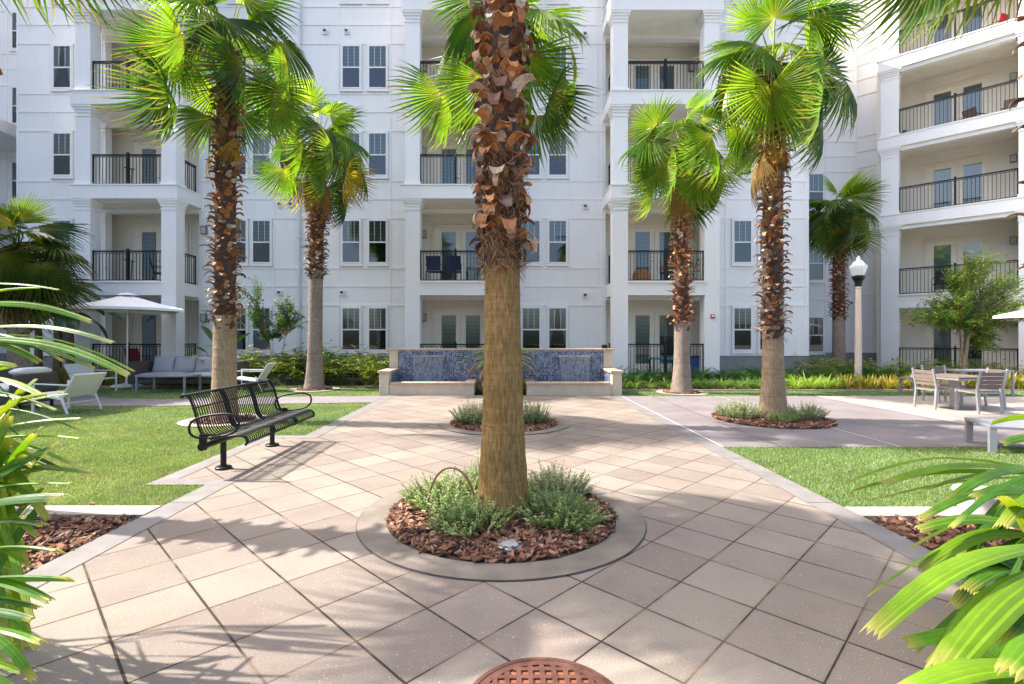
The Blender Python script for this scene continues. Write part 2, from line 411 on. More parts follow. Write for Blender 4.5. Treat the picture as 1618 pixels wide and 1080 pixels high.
# ---- bark chips
def chips(areas, seed, label, size=(.018, .050), z=.008):
    rg = np.random.default_rng(seed); m = MB()
    pts = []
    for a in areas:
        if a[0] == 'c':
            _, c, r, n = a; rr = r * np.sqrt(rg.random(n)); th = rg.random(n)*2*PI
            pts.append(np.stack([c[0]+rr*np.cos(th), c[1]+rr*np.sin(th)], 1))
        else:
            _, x0, x1, y0, y1, n = a; pts.append(np.stack([rg.uniform(x0, x1, n), rg.uniform(y0, y1, n)], 1))
    P = np.concatenate(pts); n = len(P)
    L = rg.uniform(*size, n); W = L * rg.uniform(.22, .5, n); H = rg.uniform(.003, .008, n)
    zz = z + rg.uniform(0, .028, n) if np.isscalar(z) else z
    ya = rg.uniform(0, 2*PI, n); pi_ = rg.normal(0, .32, n); ro = rg.normal(0, .4, n)
    cy, sy, cp, sp, cr, sr = np.cos(ya), np.sin(ya), np.cos(pi_), np.sin(pi_), np.cos(ro), np.sin(ro)
    ex = np.stack([cy*cp, sy*cp, -sp], 1); ey = np.stack([cy*sp*sr - sy*cr, sy*sp*sr + cy*cr, cp*sr], 1); ez = np.cross(ex, ey)
    o = np.concatenate([P, zz[:, None]], 1)
    cs = []
    for (sx, s2, s3) in ((-1, -.6, -1), (-.3, 1, -1), (1, .5, -1), (.5, -1, -1), (-1, -.6, 1), (-.3, 1, 1), (1, .5, 1), (.5, -1, 1)):
        j = 1 + rg.uniform(-.25, .25, n)
        cs.append(o + ex*(L*sx*j)[:, None] + ey*(W*s2*j)[:, None] + ez*(H*s3)[:, None])
    V = np.stack(cs, 1).reshape(-1, 3)
    f0 = np.array([(0, 3, 2, 1), (4, 5, 6, 7), (0, 1, 5, 4), (1, 2, 6, 5), (2, 3, 7, 6), (3, 0, 4, 7)])
    F = (f0[None] + (np.arange(n)*8)[:, None, None]).reshape(-1, 4)
    pal = np.array([(.22, .085, .040), (.32, .15, .08), (.11, .045, .03), (.40, .23, .13), (.24, .12, .075), (.50, .34, .22), (.05, .028, .02)])
    c = pal[rg.choice(len(pal), n, p=[.25, .2, .2, .12, .1, .03, .10])] * rg.uniform(.75, 1.25, (n, 1))
    m.add(V, F, np.repeat(c, 8, 0))
    tag(m.build('bark_mulch', M['chip']), label, 'mulch', kind='stuff')
chips([('c', RING1, .905, 4200)], 3, 'reddish bark mulch in the round bed of the front palm', z=.016)
chips([('c', RING2, .90, 2600)], 4, 'bark mulch in the round bed of the second palm', (.02, .045))
chips([('c', RING6, .97, 2600)], 5, 'dark bark mulch in the round bed on the plaza', (.02, .045))
chips([('c', RING3, .49, 600), ('c', RING4, .47, 500), ('c', RING5, .47, 500)], 6, 'bark mulch round the lawn palms', (.02, .045))
chips([('r', -5.4, -2.94, 2.0, 4.06, 7500)], 7, 'bark mulch in the front left planting bed', z=-.02)
chips([('r', 2.91, 4.6, 2.2, 4.04, 5200)], 8, 'dark bark mulch in the front right planting bed', z=-.02)
chips([('r', 3.2, 16, 13.75, 14.6, 3000), ('r', -14, -3.2, 14.83, 15.3, 1500)], 9, 'bark mulch along the edge of the far beds', (.02, .05), z=-.01)

# ================================================================ BUILDINGS
FH = 3.1
def trim_wall(mb, x0, x1, H=16.8, z0=.8, vbat=(), skip=()):
    """one stretch of panelled wall: sheet, level battens, upright battens"""
    mb.box(x0, x1, 0, .3, z0, H)
    for n in range(6):
        for z in (2.60, 3.28, 3.92):
            zz = z + n * FH
            if zz < H - .1: mb.box(x0, x1, -.022, -.0005, zz-.03, zz+.03)
    mb.box(x0, x1, -.03, -.0005, z0, z0+.05)
    for xb in vbat: mb.box(xb-.03, xb+.03, -.018, -.0005, z0+.05, H)
_win = {}
def window(parent, x, z0, y=0.0, kind=0, wd=.66, ht=1.60):
    if kind not in _win:
        f = MB(); t = .035; w2 = wd/2
        f.box(-w2-.05, w2+.05, -.045, -.0235, 0, .055); f.box(-w2-.05, w2+.05, -.045, -.0235, ht-.0, ht+.07)
        f.box(-w2-.05, -w2, -.044, -.0235, .055, ht); f.box(w2, w2+.05, -.044, -.0235, .055, ht)
        f.box(-w2, w2, -.058, -.03, .055, .10); f.box(-w2, w2, -.058, -.03, ht-.045, ht); f.box(-w2, w2, -.06, -.03, ht/2-.02, ht/2+.025)
        f.box(-w2, -w2+t, -.056, -.03, .10, ht-.045); f.box(w2-t, w2, -.056, -.03, .10, ht-.045)
        for k in (-1, 1): f.box(k*wd/6-.006, k*wd/6+.006, -.0395, -.036, ht/2+.025, ht-.045)
        f.box(-w2-.08, w2+.08, -.07, -.0235, -.05, -.001)
        g = MB().add([(-w2+t, -.034, .1), (w2-t, -.034, .1), (w2-t, -.034, ht-.045), (-w2+t, -.034, ht-.045)], [(0, 1, 2, 3)])
        lo = [ht/2, .12, ht*.62, ht/2, ht/2][kind]
        b = MB().add([(-w2+t, -.029, lo), (w2-t, -.029, lo), (w2-t, -.029, ht-.04), (-w2+t, -.029, ht-.04)], [(0, 1, 2, 3)])
        if kind == 4:
            b = MB(); 
            for s_ in (-1, 1): b.add([(s_*(w2-t), -.029, .1), (s_*.04, -.029, ht-.1), (s_*(w2-t), -.029, ht-.04)], [(0, 1, 2)])
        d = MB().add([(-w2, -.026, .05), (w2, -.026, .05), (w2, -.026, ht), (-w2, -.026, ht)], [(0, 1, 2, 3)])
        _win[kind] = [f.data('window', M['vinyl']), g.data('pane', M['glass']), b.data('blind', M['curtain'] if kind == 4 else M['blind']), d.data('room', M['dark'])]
    ms = _win[kind]
    o = bpy.data.objects.new('window', ms[0]); COL.objects.link(o); o.parent = parent; o.location = (x, y, z0)
    for nm, me in zip(('pane', 'blind', 'dark_interior'), ms[1:]):
        c = bpy.data.objects.new(nm, me); COL.objects.link(c); c.parent = o
    return o
_door = {}
def balcony_door(parent, xc, z0, y, kind=0):
    if kind not in _door:
        f = MB(); W = .90; H = 2.25
        f.box(-W-.10, -W, -.05, -.0005, 0, H+.1); f.box(W, W+.10, -.05, -.0005, 0, H+.1); f.box(-W, W, -.05, -.0005, H, H+.10)
        f.box(-W-.22, W+.22, -.028, -.0005, H+.14, H+.18); f.box(-W-.22, -W-.18, -.026, -.0005, 0, H+.14); f.box(W+.18, W+.22, -.026, -.0005, 0, H+.14)
        for s_ in (-1, 1):
            a, b = (-W, -.006) if s_ < 0 else (.006, W)
            gx = s_*W/2; g0, g1 = gx-.265, gx+.265
            f.box(a, g0, -.04, -.0005, 0, H-.005); f.box(g1, b, -.04, -.0005, 0, H-.005)
            f.box(g0, g1, -.04, -.0005, 0, .28); f.box(g0, g1, -.04, -.0005, 2.08, H-.005)
            for (p, q, r_, t_) in ((g0-.025, g0, .26, 2.1), (g1, g1+.025, .26, 2.1), (g0, g1, .255, .28), (g0, g1, 2.08, 2.105)): f.box(p, q, -.052, -.0395, r_, t_)
        g = MB(); b = MB(); d = MB(); h = MB()
        for s_ in (-1, 1):
            gx = s_*W/2
            g.add([(gx-.265, -.03, .28), (gx+.265, -.03, .28), (gx+.265, -.03, 2.08), (gx-.265, -.03, 2.08)], [(0, 1, 2, 3)])
            lo = .28 if kind != 2 or s_ < 0 else 1.3
            b.add([(gx-.265, -.014, lo), (gx+.265, -.014, lo), (gx+.265, -.014, 2.08), (gx-.265, -.014, 2.08)], [(0, 1, 2, 3)])
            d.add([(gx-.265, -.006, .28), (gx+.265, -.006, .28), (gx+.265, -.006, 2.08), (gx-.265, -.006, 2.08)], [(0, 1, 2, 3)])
        h.lathe([(.0, 0), (.028, .0), (.028, .012), (0, .012)], 12, (0, 0, 0)); h.cbox((.05, 0, .03), (.11, .016, .016))
        h2 = MB(); h2.T = Matrix.Translation((-.06, -.04, 1.0)) @ Matrix.Rotation(R(90), 4, 'X'); h2.lathe([(.001, 0), (.03, .0), (.03, .012), (.001, .013)], 12); h2.cbox((-.05, 0, .03), (.11, .018, .018))
        h2.T = Matrix.Translation((-.06, -.04, 1.14)) @ Matrix.Rotation(R(90), 4, 'X'); h2.lathe([(.001, 0), (.028, .0), (.024, .02), (.001, .021)], 12)
        _door[kind] = [f.data('balcony_door', M['doorp']), g.data('pane', M['glass']), b.data('blind', M['blind']), d.data('dark_interior', M['dark']), h2.data('handle', M['steel'])]
    ms = _door[kind]
    o = bpy.data.objects.new('balcony_door', ms[0]); COL.objects.link(o); o.parent = parent; o.location = (xc, y, z0)
    for nm, me in zip(('pane', 'blind', 'dark_interior', 'handle'), ms[1:]):
        c = bpy.data.objects.new(nm, me); COL.objects.link(c); c.parent = o
def railing(parent, a, b, z0, mid=True, post_ends=False):
    """railing from a to b (2D), floor level z0, local coordinates"""
    a = Vector(a); b = Vector(b); L = (b-a).length; d = (b-a).normalized(); ang = math.atan2(d.y, d.x)
    m = MB(); m.T = Matrix.Translation((a.x, a.y, z0)) @ Matrix.Rotation(ang, 4, 'Z')
    m.box(0, L, -.025, .025, 1.03, 1.075); m.box(0, L, -.015, .015, .075, .105); m.box(0, L, -.013, .013, .985, 1.005)
    n = int(L / .107)
    for k in range(1, n):
        x = L*k/n; m.box(x-.008, x+.008, -.008, .008, .105, .985)
    for x in (.02, L-.02): m.box(x-.018, x+.018, -.018, .018, .03, 1.03)
    if mid:
        m.box(L/2-.032, L/2+.032, -.034, .034, .0, 1.12); m.box(L/2-.04, L/2+.04, -.042, .042, 1.12, 1.135)
    return m.build('railing', M['iron'], parent)
def wall_lamp(parent, x, y, z, ry=0):
    b = MB(); b.box(-.09, .09, -.02, 0, -.14, .14); b.box(-.10, .10, -.11, -.02, .12, .14); b.box(-.10, .10, -.11, -.02, -.14, -.12)
    for sx in (-1, 1):
        for yy in (-.105, -.03): b.box(sx*.09-.008, sx*.09+.008, yy-.006, yy+.006, -.12, .12)
    o = b.build('wall_lamp', M['lampbox'], parent); o.location = (x, y, z); o.rotation_euler = (0, 0, ry)
    MB().box(-.078, .078, -.098, -.022, -.118, .118).build('lamp_shade', M['shade'], o)
def vent(parent, x, y, z):
    b = MB(); b.box(-.10, .10, -.03, 0, -.10, .10); b.box(-.06, .06, -.07, -.03, -.045, .05); b.box(-.07, .07, -.09, -.03, .05, .06)
    o = b.build('exhaust_vent', M['vinyl'], parent, bevel=.004); o.location = (x, y-.0235, z)
    MB().box(-.05, .05, -.0715, -.0705, -.035, .04).build('vent_opening', M['dark'], o)
def column(parent, x0, x1, yf, dz, top=16.2, right_cap=True, dep=.45):
    m = MB(); z = -.1; m.box(x0, x1, yf, yf+dep, -.1, 6.4+dz-.32)
    for n in range(3, 7):
        f = .2 + FH*(n-1) + dz; c = f + FH - .37                      # floor level, underside of the slab above
        if f > top: break
        b = f + .1
        m.box(x0-.03, x1+.03, yf-.03, yf+dep+.03, b, b+.10); m.box(x0, x1, yf, yf+dep, b+.10, c-.36)
        m.box(x0-.02, x1+.02, yf-.02, yf+dep+.02, c-.36, c-.32)
        m.box(x0, x1, yf, yf+dep, c-.32, c-.24)
        m.box(x0-.025, x1+.025, yf-.025, yf+dep+.025, c-.24, c-.15)
        m.box(x0-.055, x1+.055, yf-.055, yf+dep+.055, c-.15, c-.07); m.box(x0-.085, x1+.085, yf-.085, yf+dep+.085, c-.07, c)
        if n == 3: m.box(x0-.02, x1+.02, yf-.02, yf+dep+.02, 6.03+dz-.36, 6.03+dz-.30)
    # second-storey capital under the first projecting slab
    c = 6.03 + dz
    m.box(x0-.025, x1+.025, yf-.025, yf+dep+.025, c-.24, c-.15); m.box(x0-.055, x1+.055, yf-.055, yf+dep+.055, c-.15, c-.07); m.box(x0-.085, x1+.085, yf-.085, yf+dep+.085, c-.07, c)
    return m.build('column', M['wall'], parent)
def bay(parent, x0, x1, cw=.49, yf=-1.25, yb=.9, dz=0.0, nmax=6, sides=(1, 1), lext=0.0, rext=0.0, doorx=None, doors=(0, 0, 0, 0, 0), lamps=()):
    column(parent, x0, x0+cw, yf, dz); column(parent, x1-cw, x1, yf, dz)
    for n in range(1, nmax+1):
        f = .2 + FH*(n-1) + dz; s = MB()
        if n == 1: s.box(x0-lext, x1+rext, yf+.05, yb, -.1, f)
        elif n == 2:
            s.box(x0+cw, x1-cw, yf+.004, yf+.40, f-.43, f+.0); s.box(x0+cw, x1-cw, yf-.05, yf+.06, f-.03, f+.03)
            if yf < -.5: s.box(x0+.004, x0+cw-.02, yf+.45, -.001, f-.43, f); s.box(x1-cw+.02, x1-.004, yf+.45, -.001, f-.43, f)
            s.box(x0, x1, yf-.004, yf-.0005, f-.445, f-.43); s.box(x0, x1, yf-.004, yf-.0005, f+.0, f+.012)
        else:
            o = .10
            s.box(x0-o, x1+o, yf-o, -.001, f-.37, f+.06); s.box(x0-o-.03, x1+o+.03, yf-o-.03, -.001, f+.06, f+.10)
        s.build('balcony_slab', M['wall'], parent)
        if n >= 2:
            c = MB(); c.box(x0-lext, x1+rext, .302, yb-.001, f-.30, f-.002); c.box(x0+.006, x1-.006, (yf+.405 if n == 2 else .003), .3015, f-.298, f-.004)
            if n >= 2: c.box(x0+.46, x1-.46, yf+.41, -.002, f-.375, f-.3705) if n > 2 else c.box(x0+.5, x1-.5, yf+.401, .001, f-.30, f-.003)
            c.build('ceiling', M['ceil'], parent)
            # inner beam above the wall line
            bm = MB(); bm.box(x0, x1, 0.001, .24, f-.52, f-.301); bm.build('beam', M['wall'], parent)
        if n <= 5:
            zf = f + (.10 if n > 2 else 0)
            railing(parent, (x0+cw+.0, yf+.1), (x1-cw, yf+.1), zf-.03)
            if sides[0]: railing(parent, (x0+.12, yf+.45), (x0+.12, 0), zf-.03, mid=False)
            if sides[1]: railing(parent, (x1-.12, yf+.45), (x1-.12, 0), zf-.03, mid=False)
            balcony_door(parent, doorx if doorx is not None else (x0+x1)/2, f, yb, doors[n-1])
            for lx in lamps: wall_lamp(parent, lx, yb, f+2.0)
    p = MB(); p.box(x0-lext, x1+rext, yb, yb+.2, -.1, 16.3+dz); p.box(x0-lext-.2, x0-lext, .0 if lext == 0 else .301, yb, -.1, 16.3+dz); p.box(x1+rext, x1+rext+.2, .0 if rext == 0 else .301, yb, -.1, 16.3+dz)
    if lext or rext: p.box(x0-lext, x1+rext, yb-.012, yb-.0005, -.1, .8+dz)
    for n in range(5): 
        z = .2+FH*n+dz+2.62; p.box(x0-lext, x1+rext, yb-.014, yb-.0005, z-.02, z+.02)
    p.build('porch_wall', M['porch'], parent)

# ---- main block
Ym = 17.85
main = thing('apartment_building', 'long white five-storey apartment block with black balcony rails behind the fountain', 'building', (0, Ym, 0))
m = MB()
trim_wall(m, -17.33, -14.17, vbat=(-17.29, -16.1, -15.22, -14.3))
trim_wall(m, -10.84, -3.27, vbat=(-10.7, -10.05, -8.18, -5.87, -4.04, -3.35))
trim_wall(m, .06, 3.62, vbat=(.30, 2.36, 3.30, 3.5))
trim_wall(m, 7.14, 10.85, vbat=(7.9, 9.95, 10.72))
m.build('wall', M['wall'], main)
m = MB(); m.box(-17.38, 10.9, -.12, 14, 16.8, 17.0); m.box(-17.33, 10.85, 1.12, 14, -.1, 16.8)
m.box(10.55, 10.85, .3, 3.9, -.1, 16.8); m.box(-17.33, -17.03, .3, 3, -.1, 16.8)
m.build('roof_block', M['wall'], main)
for a, b in ((-17.33, -14.17), (-10.84, -3.27), (.06, 3.62), (7.14, 10.85)): MB().box(a, b, .01, .3, -.1, .7995).build('foundation', M['found'], main)
bay(main, -14.17, -10.84, sides=(0, 1), lext=.7, rext=.5, doorx=-12.77, doors=(0, 0, 0, 0, 0))
bay(main, -3.27, .06, sides=(1, 1), lext=.35, rext=.3, doorx=-1.6, lamps=(-2.98,))
bay(main, 3.62, 7.14, sides=(1, 1), lext=.3, rext=.3, doorx=5.62, doors=(2, 0, 0, 0, 0), lamps=(6.98,))
kk = 0
for x, ks in ((-15.68, (0, 0, 0, 4, 0)), (-9.45, (0, 0, 0, 0, 0)), (-8.60, (0, 0, 0, 0, 0)), (-5.42, (0, 0, 0, 0, 1)), (-4.48, (0, 0, 0, 0, 1)), (.97, (0, 0, 2, 0, 0)), (1.91, (4, 0, 0, 0, 1)), (8.475, (2, 0, 0, 0, 0)), (9.39, (0, 0, 1, 0, 0))):
    for n in range(5): window(main, x, .93 + FH*n, 0.0, ks[n])
for (px, py) in ((514, 50), (548, 50), (924, 55), (924, 188), (924, 326), (924, 466), (541, 462), (443, 323), (460, 323), (442, 462)):
    p = at(px, py, Ym); vent(main, p[0], 0, p[2])
wall_lamp(main, -10.62, -.0235, 5.25); wall_lamp(main, -10.62, -.0235, 2.15)
for (x, y, z) in ((-13.94, -1.25, 2.2), (6.9, -1.25, 2.15)):
    o = MB().box(-.06, .06, -.05, 0, -.07, .07).build('fire_alarm', M['redbox'], main, bevel=.008); o.location = (x, y, z)
    MB().box(-.03, .03, -.056, -.0505, -.02, .045).build('alarm_lens', M['vinyl'], o)
m = MB(); m.tube([(-7.25, -.08, .35), (-7.25, -.08, 16.3)], .055, 12)
for z in (1.15, 5.0, 8.4, 11.5, 14.6): m.box(-7.33, -7.17, -.15, -.024, z-.03, z+.03)
m.build('downspout', M['pipe'], main, smooth=False)
m = MB(); m.box(-7.35, -7.15, -.17, -.03, .1, .42); m.build('downspout_shoe', M['vinyl'], main)
# ---- recessed rear block on the right
rec = thing('recessed_building_wing', 'shaded set back white wall between the main block and the angled wing', 'building', (13, 21.74, 0))
m = MB(); m.box(-2.4, 2.28, 0, .3, .8, 17.5)
for n in range(6):
    for z in (2.62, 3.28, 3.92):
        m.box(-2.4, 2.28, -.022, -.0005, z+n*FH-.18-.03, z+n*FH-.18+.03)
for x in (.95, 2.2): m.box(x-.03, x+.03, -.018, -.0005, .8, 17.5)
m.build('wall', M['wall'], rec); MB().box(-2.4, 2.28, .01, .3, -.1, .7995).build('foundation', M['found'], rec)
MB().box(-2.4, 6, .3, 4, -.1, 17.5).build('roof_block', M['wall'], rec)
for n in range(5): window(rec, .50, .93-.18+FH*n, 0, 4 if n == 0 else 0)
vent(rec, 2.0, 0, 3.0-.05)
# ---- angled wing
wing = thing('angled_building_wing', 'white angled apartment wing with deep balconies at the right edge', 'building', (15.14, 20.15, 0), R(-45))
bay(wing, 0, 4.43, cw=.57, yf=0, yb=2.15, dz=-.18, sides=(0, 0), lext=-.02, rext=.5, doorx=2.17, doors=(2, 0, 0, 0, 0), lamps=(3.75,))
m = MB()
m.T = Matrix.Translation((0, 1.25, 0)); trim_wall(m, -1.3, -.05, vbat=(-1.2,), H=17.5); m.T = None
m.box(4.43, 12, .3, .6, -.1, 17.5); m.box(-1.3, -.02, 1.56, 1.9, -.1, 17.4)
m.box(-1.5, 12, 2.36, 8, -.1, 17.5); m.box(-1.6, 12.2, -.12, 8.2, 17.5, 17.7)
m.build('wall', M['wall'], wing)
MB().box(-1.3, -.05, 1.26, 1.55, -.1, .7995).build('foundation', M['found'], wing)
# ---- rear block at far left, with the long wing outside the frame that shades the left lawn
rear = thing('rear_left_building_wing', 'white wing behind the left corner of the main block', 'building', (-20, 20.8, 0))
m = MB(); m.T = Matrix.Translation((20, 0, 0)); trim_wall(m, -34, -17.3, vbat=(-17.9, -20.6, -22.5)); m.T = None
m.box(-14, 2.7, .3, 8, -.1, 16.8); m.box(-14, 2.7, -.15, 8, 16.8, 17.0)
m.box(-12, -3.0, -38, -.16, -.1, 16.9)
m.build('wall', M['wall'], rear)
MB().box(-4, 2.67, .01, .3, -.1, .7995).build('foundation', M['found'], rear)
for n in range(5):
    window(rear, -.03, .93+FH*n); window(rear, -1.6, .93+FH*n)
for n in (1, 2, 3):
    f = .2+FH*n
    MB().box(-2.99, 1.3, -2.6, -.001, f-.37, f+.08).build('balcony_slab', M['wall'], rear)
    railing(rear, (-2.95, -2.5), (1.25, -2.5), f+.08)
# ================================================================ PALMS
M['leaf'] = leaf_mat('palm_frond', .50, .36, 3)
M['dead'] = leaf_mat('dead_frond', .25, .7, 5, .2)
M['bark'] = None
def bark_mat(name, col, col2, vs=1.0):
    t = NT(name); co = t.coord()
    mp = t.n('ShaderNodeMapping'); t.l(co, mp.inputs[0]); mp.inputs['Scale'].default_value = (55, 55, 9*vs)
    mp2 = t.n('ShaderNodeMapping'); t.l(co, mp2.inputs[0]); mp2.inputs['Scale'].default_value = (2.5, 2.5, 42)
    a = t.noise(mp.outputs[0], 1.0, 6, .7); b = t.noise(mp2.outputs[0], 1.0, 4, .6); g = t.noise(co, 3.0, 5)
    c = t.ramp(a, .32, .70, col, col2)
    c = t.mix(.45, c, t.ramp(b, .3, .65, (.72, .70, .66), (1.12, 1.1, 1.08)), 'MULTIPLY')
    c = t.mix(.8, c, t.ramp(g, .35, .65, (.78, .80, .66), (1.15, 1.08, 1.05)), 'MULTIPLY')
    h = t.math('ADD', a, t.math('MULTIPLY', b, .8))
    t.bsdf(c, .9, 0, t.bump(h, .9, .014), .2)
    return t.m
M['bark_brown'] = bark_mat('palm_bark_brown', (.14, .085, .028), (.42, .28, .12))
M['bark_tan'] = bark_mat('palm_bark_tan', (.24, .165, .11), (.47, .36, .26))
M['bark_grey'] = bark_mat('palm_bark_grey', (.17, .13, .115), (.36, .30, .27))
M['boot'] = pm('leaf_base', (1, 1, 1), .62, .35, 14, .7, 30, attr=True, spec=.35, stretch=(3, 3, .8), bdist=.006)

def rotmat(d, up=(0, 0, 1), roll=0.0):
    """columns: x along d, z near up"""
    x = np.array(d, float); x /= np.linalg.norm(x); u = np.array(up, float)
    if abs(np.dot(x, u)) > .98: u = np.array([1.0, 0, 0])
    y = np.cross(u, x); y /= np.linalg.norm(y); z = np.cross(x, y)
    c, s = math.cos(roll), math.sin(roll)
    return np.stack([x, c*y + s*z, -s*y + c*z], 1)
LIME = [(.10, .21, .022), (.13, .245, .025), (.062, .15, .022), (.16, .27, .028), (.038, .10, .018)]
def fan(rg, mb, Mx, o, Rr=1.05, spread=R(290), nseg=52, droop=.35, fold=.25, col=(.2, .36, .04), dead=False, tipbrown=.3):
    st = np.array([.03, .16, .36, .54, .78, 1.0]); k = len(st)
    a = np.linspace(-spread/2, spread/2, nseg); dth = spread/nseg
    L = Rr * (1 - .22*np.abs(a/(spread/2))**1.6) * rg.uniform(.92, 1.04, nseg)
    a = a + rg.normal(0, .012, nseg)
    wide = (L[:, None]*st[None]) * math.tan(dth/2) * 1.04
    wj = L * .50 * math.tan(dth/2) * 1.02
    fr = np.clip(1 - (st[None]-.50)/.50, 0, 1) ** .8
    wide = np.where(st[None] > .50, wj[:, None]*fr, wide); wide[:, -1] = .0007
    ca, sa = np.cos(a), np.sin(a)
    r = L[:, None]*st[None]
    bendv = rg.uniform(.5, 1.6, nseg)
    side = rg.normal(0, .05, nseg)
    dz = -droop * L[:, None] * (np.clip(st[None]-.45, 0, 1)/.55)**1.8 * bendv[:, None]
    shrink = 1 - .5*(np.clip(st[None]-.5, 0, 1)/.5)**2 * np.clip(droop*bendv[:, None], 0, 1)
    zc = -fold * r * np.abs(sa[:, None])**1.3 + .04*Rr*np.cos(st*3)[None] + dz
    alt = np.where(np.arange(nseg) % 2 == 0, 1, -1)[:, None]
    x = r*shrink*ca[:, None]; y = r*shrink*sa[:, None] + side[:, None]*L[:, None]*np.clip(st[None]-.5, 0, 1)**1.5
    px, py = -sa[:, None]*wide, ca[:, None]*wide
    pl = wide*.55
    A = np.stack([x-px, y-py, zc-pl], 2); B = np.stack([x, y, zc+pl], 2); C = np.stack([x+px, y+py, zc-pl], 2)
    V = np.stack([A, B, C], 2).reshape(-1, 3)          # seg, st, 3
    base = (np.arange(nseg)*k*3)[:, None, None]
    q = []
    for i in range(k-1):
        for j in (0, 1): q.append((i*3+j, i*3+j+1, (i+1)*3+j+1, (i+1)*3+j))
    F = (np.array(q)[None] + base).reshape(-1, 4)
    c = np.array(col)[None, None]*rg.uniform(.82, 1.18, (nseg, 1, 1))*np.ones((nseg, k, 1))
    yel = np.array((.42, .40, .06))
    f = np.array([.65, .28, .05, 0, 0, .0])[None, :, None]
    c = c*(1-f) + yel*f
    if not dead:
        tb = (rg.random(nseg) < tipbrown)[:, None, None]
        ft = np.array([0, 0, 0, 0, .25, 1.0])[None, :, None]*tb
        c = c*(1-ft) + np.array((.34, .24, .10))*ft
    C_ = np.repeat(c.reshape(-1, 3), 3, 0)
    V = V @ Mx.T + o
    mb.add(V, F, C_)
def petiole(mb, p0, d0, L, sag, col, r=.016):
    pts = []; n = 7
    for i in range(n):
        t = i/(n-1); pts.append(p0 + d0*L*t + np.array([0, 0, -sag*L*t*t]))
    mb.tube(pts, [r*(1.5 - .9*t/(n-1)) for t in range(n)], 5, col=col, flat=.6)
    e = pts[-1] - pts[-2]; return pts[-1], e/np.linalg.norm(e)
def trunk_pt(axis, z):
    zs = [a[2] for a in axis]; return np.array([np.interp(z, zs, [a[0] for a in axis]), np.interp(z, zs, [a[1] for a in axis]), z])
def boots(rg, mb, axis, rad, z0, z1, n, ln=(.10, .20), wd=(.03, .05), out=1.0, curl=1.0, bright=1.0, splitp=.3):
    pal = np.array([(.34, .14, .055), (.46, .20, .075), (.20, .09, .05), (.46, .31, .20), (.14, .07, .04), (.56, .46, .36)])
    for i in range(n):
        z = z0 + (z1-z0)*(i+.5)/n + rg.normal(0, .01); az = i*2.39996 + rg.normal(0, .25)
        c0 = trunk_pt(axis, z); er = np.array([math.cos(az), math.sin(az), 0]); et = np.array([-er[1], er[0], 0])
        rr = rad(z)
        col = pal[rg.choice(6, p=[.24, .2, .2, .14, .14, .08])] * rg.uniform(.8, 1.25) * bright
        for part in range(2 if rg.random() < splitp else 1):
            L = rg.uniform(*ln)*(1.35 if rg.random() < .15 else 1); W = rg.uniform(*wd)*(.7 if part else 1.0); k = 7
            th = R(rg.uniform(55, 82)); cv = rg.uniform(1.2, 2.9)*curl; tw = rg.normal(0, .35) + (part*.7-.0)
            p = c0 + er*(rr*.97); pts = []; ori = []
            tilt = th
            for j in range(k):
                pts.append(p.copy()); d = er*math.cos(tilt)*out + np.array([0, 0, 1])*math.sin(tilt) + et*tw*(j/k)*.6
                d /= np.linalg.norm(d); nn = np.cross(d, et); nn /= np.linalg.norm(nn); ori.append((d, nn))
                p = p + d*L/(k-1); tilt -= cv/(k-1)
            V = []; C = []
            pale = np.array((.55, .46, .36)) if rg.random() < .25 else col*1.25
            for j in range(k):
                t = j/(k-1); w_ = W*(1.35-.65*t) * (1 if j < k-1 else .75)
                d, nn = ori[j]; s_ = np.cross(nn, d)
                for u, dz in ((-1, .42), (-.5, .1), (0, 0), (.5, .1), (1, .42)):
                    V.append(pts[j] + s_*w_*u - nn*dz*w_*-1.0*(1-.5*t) + rg.normal(0, .0016, 3))
                    cc = col*(1-.0*t) if t < .75 else col*.5+pale*.5
                    C.append(cc*(.65 if j == 0 else 1))
                base_n = 5
            th_ = .0045
            V2 = [v - ori[j//5][1]*th_ for j, v in enumerate(V)]
            F = []
            nV = len(V)
            for j in range(k-1):
                for u in range(4):
                    a = j*5+u; F.append((a, a+1, a+6, a+5)); F.append((nV+a, nV+a+5, nV+a+6, nV+a+1))
                F.append((j*5, j*5+5, nV+j*5+5, nV+j*5)); F.append((j*5+4, nV+j*5+4, nV+j*5+9, j*5+9))
            for u in range(4):
                a = (k-1)*5+u; F.append((a, a+1, nV+a+1, nV+a))
            mb.add(np.array(V+V2), F, np.array(C+C)*1.0)
def fibres(rg, mb, axis, rad, z0, z1, n, ln=(.06, .16)):
    for i in range(n):
        z = rg.uniform(z0, z1); az = rg.uniform(0, 2*PI); c0 = trunk_pt(axis, z)
        er = np.array([math.cos(az), math.sin(az), 0]); et = np.array([-er[1], er[0], 0]); p = c0 + er*(rad(z)*rg.uniform(.96, 1.06))
        d = np.array([0, 0, rg.choice([-1, 1])*rg.uniform(.3, 1)]) + et*rg.normal(0, .7) + er*rg.uniform(.0, .45)
        L = rg.uniform(*ln); pts = [p + d*L*t + er*(.03*math.sin(t*3)*rg.uniform(0, 1)) for t in (0, .35, .7, 1.0)]
        w_ = rg.uniform(.002, .007); s_ = et*w_
        V = [];
        for j, q in enumerate(pts): f = (1, 1, .8, .1)[j]; V += [q - s_*f, q + s_*f]
        c = np.array([(.30, .15, .06), (.20, .09, .04), (.38, .24, .12), (.12, .06, .035)])[rg.integers(4)]*rg.uniform(.8, 1.2)
        mb.add(V, [(0, 1, 3, 2), (2, 3, 5, 4), (4, 5, 7, 6)], c)
